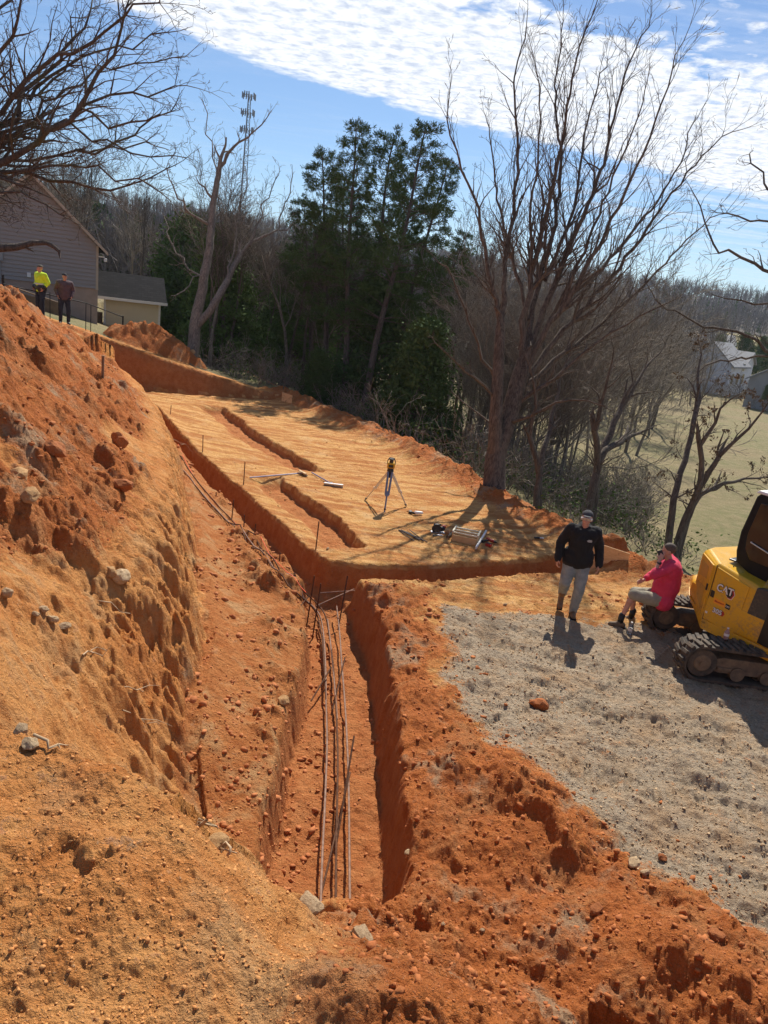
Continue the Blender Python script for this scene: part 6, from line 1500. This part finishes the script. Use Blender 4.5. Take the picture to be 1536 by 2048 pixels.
runs = [([(641, 1812), (645, 1700), (650, 1600), (654, 1480), (652, 1400), (651, 1330), (646, 1260), (636, 1225), (606, 1195), (545, 1140), (470, 1062), (400, 990), (350, 925)], 'left long bar of the three in the near trench, bending away up the left trench', M_REBARL),
        ([(671, 1812), (672, 1700), (674, 1600), (675, 1500), (671, 1400), (666, 1330), (658, 1270), (650, 1232), (630, 1205), (560, 1143), (480, 1062), (408, 985), (358, 920)], 'middle long bar of the three in the near trench', M_REBAR),
        ([(699, 1812), (698, 1700), (697, 1600), (695, 1520), (690, 1420), (683, 1330), (679, 1270), (673, 1215)], 'right long bar of the three in the near trench', M_REBARL),
        ([(655, 1480), (652, 1400), (648, 1330), (643, 1268), (630, 1222), (596, 1188), (530, 1130), (455, 1050), (390, 980)], 'bar lapped against the left long bar, curving with it into the left trench', M_REBAR),
        ([(674, 1440), (668, 1360), (661, 1290), (655, 1240)], 'short bar lapped on the middle long bar', M_REBARL)]
for i, (pts, lab, mt) in enumerate(runs):
    Q = []
    for k, (x, y) in enumerate(pts):
        zz_ = -.60 + .09 if y > 1240 else (-.42 if y > 1190 else .0)
        p = onz(x, y, zz_); g = tz(p.x, p.y, False) if y <= 1240 else -9; z = max(zz_, g + .03); p = onz(x, y, z); Q.append(p + Vector((0, 0, .012 * (i % 3))))
    bar('rebar_rod', Q, .0125, mt, lab, lift=.02 + .006 * i)
def bx(p0, z0, p1, z1, lab, r=.011, mt=None): bar('rebar_rod', [onz(*p0, z0), onz(*p1, z1)], r, mt or M_REBAR, lab)
bx((676, 1260), -.6, (695, 1152), .12, 'upright bar at the trench crossing, standing highest above the bars')
bx((672, 1812 - 120), -.58, (708, 1472), -.05, 'slanting bar with a bright tip rising over the right long bar')
bx((642, 1790), -.56, (700, 1545), -.42, 'bar lying across the three long bars at the near end')
bx((622, 1402), -.50, (662, 1335), -.40, 'short cross bar leaning on the left bars in the middle of the trench')
bx((665, 1420), -.55, (690, 1315), -.35, 'slanting bar crossing the middle and right bars')
bx((632, 1212), -.4, (708, 1178), -.30, 'bar crossing the trench mouth below the pad corner', mt=M_REBARL)
bx((640, 1186), -.4, (712, 1181), -.30, 'second bar crossing the trench mouth below the pad corner', mt=M_REBARL)
bx((597, 1216), .0, (618, 1192), .05, 'short stub of bar beside the trench crossing')
bar('string_line', [onz(330, 870, .05), onz(400, 985, .04), onz(520, 1090, .04), onz(612, 1185, .05)], .006, M_RED2, 'orange string line along the left trench', 'string', lift=.015)

# ---------------------------------------------------------------- rocks, clods, roots
def rockmesh(seed, n=3, amp=.22):
    r = random.Random(seed); bm = bmesh.new(); bmesh.ops.create_icosphere(bm, subdivisions=n, radius=1)
    off = Vector((r.uniform(0, 50), r.uniform(0, 50), r.uniform(0, 50))); from mathutils import noise as mn
    pl = [(Vector((r.gauss(0, 1), r.gauss(0, 1), r.gauss(0, 1))).normalized(), r.uniform(.62, .9)) for _ in range(9)]
    for v in bm.verts:
        for nn, d in pl:
            k = v.co.dot(nn)
            if k > d: v.co -= nn * (k - d)
        v.co *= 1 + amp * mn.noise(v.co * 1.5 + off) + amp * .5 * mn.noise(v.co * 4 + off)
    me = bpy.data.meshes.new('rock'); bm.to_mesh(me); bm.free(); return me
rk = [('boulder', 1075, 1416, .0, .15, M_CLOD, 'lone red-brown boulder in the middle of the gravel'),
      ('rock', 240, 1163, 0, .13, M_ROCK, 'large smooth tan rock at the lip of the toothed bank'), ('rock', 222, 1152, 0, .08, M_CLODT, 'tan rock touching the left side of the smooth one at the bank lip'),
      ('rock', 592, 2034, 0, .085, M_ROCKG, 'pale block of rock at the bottom edge of the photo'), ('rock', 65, 1855, 0, .055, M_ROCK, 'flat yellow rock on the lower left slope'), ('rock', 44, 1648, 0, .05, M_ROCKG, 'pale rounded rock on the left slope above the flat yellow one'),
      ('rock', 12, 1200, 0, .08, M_ROCKG, 'grey rock at the left edge, first of the row under the ledge'), ('rock', 88, 1222, 0, .06, M_ROCKG, 'grey rock of the row under the ledge, second from the left'), ('rock', 105, 1250, 0, .075, M_ROCK, 'tan rock of the row under the ledge, in its middle'), ('rock', 128, 1258, 0, .07, M_ROCKG, 'rock at the right end of the row under the ledge'), ('rock', 70, 1240, 0, .05, M_ROCKG, 'small rock below the row under the ledge'),
      ('rock', 720, 1905, 0, .075, M_ROCKG, 'grey crusted lump on the ridge right of the pale spill'), ('rock', 718, 1935, 0, .04, M_ROCK, 'small rock just below the grey crusted lump'), ('rock', 815, 1710, 0, .05, M_ROCK, 'flat round stone on the right rim of the near trench'), ('rock', 1262, 1748, 0, .09, M_ROCK, 'yellow rock where the red dirt meets the gravel'),
      ('rock', 1284, 1772, 0, .07, M_ROCKG, 'grey rock just below the yellow one'), ('rock', 1432, 1880, 0, .08, M_CLOD, 'red lump at the gravel edge near the right border'), ('rock', 1325, 1715, 0, .05, M_CLOD, 'red lump on the gravel above the yellow rock'), ('rock', 880, 1880, 0, .03, M_ROCKG, 'small white stone in the red foreground dirt'),
      ('rock', 960, 1880, 0, .03, M_ROCKG, 'small pale stone right of the white one in the red foreground'), ('rock', 1050, 2025, 0, .035, M_ROCKG, 'white stone at the bottom of the red dirt'), ('rock', 1190, 1825, 0, .07, M_CLOD, 'round red lump on the foreground heap'), ('rock', 1010, 1210, 0, .05, M_ROCKG, 'small dark rock beside the gravel near the walking man'),
      ('rock', 565, 1408, 0, .10, M_CLODT, 'long clod on the slope left of the near trench'), ('rock', 425, 1788, 0, .07, M_CLODT, 'flat dark stone on the spill above the foreground'), ('rock', 628, 1812, 0, .05, M_ROCKG, 'pale stone at the near end of the trench beside the left bar'), ('rock', 655, 1100, 0, .05, M_ROCKG, 'small pale stone on the pad near its corner'),
      ('rock', 238, 890, 0, .20, M_CLOD, 'big red clod on the loose bank above the toothed face'), ('rock', 110, 960, 0, .16, M_CLOD, 'big red clod in the middle of the loose bank'), ('rock', 40, 990, 0, .15, M_CLODT, 'big tan clod at the left edge of the loose bank'), ('rock', 245, 1000, 0, .17, M_CLOD, 'round red clod near the lip of the bank'), ('rock', 60, 1060, 0, .13, M_CLODT, 'tan clod low on the loose bank at the left'),
      ('rock', 385, 708, 0, .16, M_CLODT, 'pale slab of rock standing on the far dirt pile')]
for i, (nm, x, y, _, r_, mt, lab) in enumerate(rk):
    SZ = .8 if mt in (M_CLOD, M_CLODT) or nm == 'boulder' or i == 1 else .62
    p = hit(x, y); o = bpy.data.objects.new(nm, rockmesh(500 + i)); o.data.materials.append(mt); C.objects.link(o); R_ = random.Random(i); o.location = p + Vector((0, 0, r_ * .38)); o.rotation_euler = (R_.uniform(-.4, .4), R_.uniform(-.4, .4), R_.uniform(0, 6))
    o.scale = (r_ * R_.uniform(1.0, 1.3) * SZ, r_ * R_.uniform(.8, 1.05) * SZ, r_ * R_.uniform(.6, .8) * SZ); meta(o, lab, 'boulder' if nm == 'boulder' else 'rock')
M_BANKC = mottled('bank_crumb', (.50, .195, .052), (.64, .31, .105), 3, .95, bmp=1, bs=25); M_PADC = mottled('pad_crumb', (.55, .25, .07), (.70, .38, .14), 3, .95)
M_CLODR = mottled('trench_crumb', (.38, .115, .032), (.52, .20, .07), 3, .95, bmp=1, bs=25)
def scatter(name, n, seed, test, mat, smin, smax, label, rmax=24, sub=1, sq=.75, az=44):
    g = np.random.default_rng(seed); bm = bmesh.new(); bmesh.ops.create_icosphere(bm, subdivisions=sub, radius=1); bv = np.array([v.co[:] for v in bm.verts]); bf = np.array([[v.index for v in f.verts] for f in bm.faces]); bm.free()
    th = np.radians(g.uniform(-az, az, n)); rr = np.exp(g.uniform(math.log(1.3), math.log(rmax), n)); x = rr * np.sin(th); y = rr * np.cos(th); z, M = terrain(x, y, True, True)
    k = test(M, x, y, g); x, y, z, rr = x[k], y[k], z[k], rr[k]; n = len(x)
    s_ = smin * (smax / smin) ** (g.uniform(0, 1, n) ** 3.2) * (rr / 6) ** .35
    sc3 = s_[:, None] * g.uniform(.65, 1.25, (n, 3)); sc3[:, 2] *= sq
    jit = 1 + g.normal(0, .32, (n, len(bv))); V = bv[None] * jit[..., None] * sc3[:, None, :]
    a = g.uniform(0, 6.28, n); ca, sa = np.cos(a)[:, None], np.sin(a)[:, None]; X = V[..., 0] * ca - V[..., 1] * sa; Y = V[..., 0] * sa + V[..., 1] * ca
    V = np.stack([X + x[:, None], Y + y[:, None], V[..., 2] + z[:, None] + (s_ * .15)[:, None]], -1).reshape(-1, 3); F = (bf[None] + (np.arange(n) * len(bv))[:, None, None]).reshape(-1, 3)
    o = mesh_np(name, V, F, mat); meta(o, label, name.replace('_', ' '), kind='stuff')
scatter('dirt_clods', 60000, 1, lambda M, x, y, g: (((M['red'] > .5) & (g.random(len(x)) < .8)) | ((M['sr'] > -1.1) & (M['gravel'] > .3) & (M['red'] < .5) & (g.random(len(x)) < .35 * np.exp(np.minimum(M['sr'], 0) * 2.5)))) & (M['trench'] < .2) & (M['grass'] < .3) & (g.random(len(x)) < np.minimum(1, (np.hypot(x, y) / 4.6) ** 2)), M_CLOD, .005, .030, 'red clay clods littering the loose dirt')
scatter('tan_clods', 60000, 2, lambda M, x, y, g: (M['red'] < .5) & (M['gravel'] < .3) & (M['grass'] < .3) & ((M['near'] > .5) | (M['bench'] > .5)) & (g.random(len(x)) < .7), M_BANKC, .003, .012, 'crumbs of tan clay on the bank and the bench')
scatter('gravel_stones', 90000, 3, lambda M, x, y, g: (M['gravel'] > .4), M_ROCKG, .005, .016, 'loose stones of the gravel surface', rmax=13)
scatter('pad_crumbs', 16000, 4, lambda M, x, y, g: (M['pad'] > .5) & (g.random(len(x)) < .6), M_PADC, .006, .02, 'crumbs of clay on the compacted pad', rmax=26)
def roots():
    R_ = random.Random(4)
    spec = [((165, 1322), (205, 1306), 'forked pale root sticking out of the bank'), ((240, 1380), (288, 1378), 'thin root hanging over the toothed face'), ((245, 1432), (318, 1448), 'longest pale root across the lower bank'), ((205, 1212), (285, 1255), 'fine root below the smooth tan rock'), ((88, 1822), (130, 1772), 'pale twig on the lower left slope'), ((430, 1900), (436, 1868), 'curved white root in the foreground spill'), ((380, 1960), (388, 1935), 'short pale twig standing in the foreground'), ((345, 880), (372, 900), 'thin roots over the far part of the left trench')]
    for i, (a, c, lab) in enumerate(spec):
        A = hit(*a); Cc = hit(*c); A += Vector((0, -.01, .015)); Cc += Vector((0, -.01, .015)); n = 6; P = [A.lerp(Cc, k / n) + Vector((R_.gauss(0, .025), R_.gauss(0, .02), R_.gauss(.02, .02))) for k in range(n + 1)]
        W = Wood(i); W.pl.append(([p - A for p in P], [.006 * (1 - .7 * k / n) + .001 for k in range(n + 1)])); W.twig(P[3] - A, (Cc - A).normalized() + Vector((R_.gauss(0, .4), R_.gauss(0, .4), .2)), (Cc - A).length * .4, .005, 1, 0, .7, .6, .4, .0015)
        o = W.mesh('root', M_ROOT, None, 6); o.location = A; meta(o, lab, 'root')
roots()
b = B()
e = empty('wood_stake', hit(205, 775), 'grey survey stake in the dark patch at the top of the bank', 'stake'); B_obj('stake', M_FENCEW, e, lambda b: b.box((0, 0, .20), (.05, .03, .55)))
e['category'] = 'stake'

scatter('bench_clods', 60000, 7, lambda M, x, y, g: (M['bench'] > .6) & (y > 4.5) & (fbm(x, y, 1.3, 3, 161) > -.12) & (g.random(len(x)) < .75), M_CLODR, .006, .045, 'brown clods strewn over the bench between bank and trench', rmax=20)
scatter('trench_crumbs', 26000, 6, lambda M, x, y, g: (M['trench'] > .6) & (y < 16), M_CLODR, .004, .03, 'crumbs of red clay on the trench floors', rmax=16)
# the air: faint winter haze that pales the far ridge
def haze():
    me = bpy.data.meshes.new('haze'); bm = bmesh.new(); bmesh.ops.create_cube(bm, size=1); bmesh.ops.scale(bm, vec=(3000, 3000, 92), verts=bm.verts); bmesh.ops.translate(bm, vec=(0, 0, 36), verts=bm.verts); bm.to_mesh(me); bm.free()
    m_ = bpy.data.materials.new('haze_air'); m_.use_nodes = True; t = m_.node_tree; t.nodes.clear(); v_ = t.nodes.new('ShaderNodeVolumePrincipled'); v_.inputs['Color'].default_value = (.80, .88, 1, 1); v_.inputs['Density'].default_value = .00017; v_.inputs['Anisotropy'].default_value = .3
    o_ = t.nodes.new('ShaderNodeOutputMaterial'); t.links.new(v_.outputs[0], o_.inputs['Volume']); me.materials.append(m_); o = bpy.data.objects.new('haze', me); C.objects.link(o); meta(o, 'faint pale winter haze over the valley', 'haze', kind='stuff')
HAZE = True
if HAZE: haze()
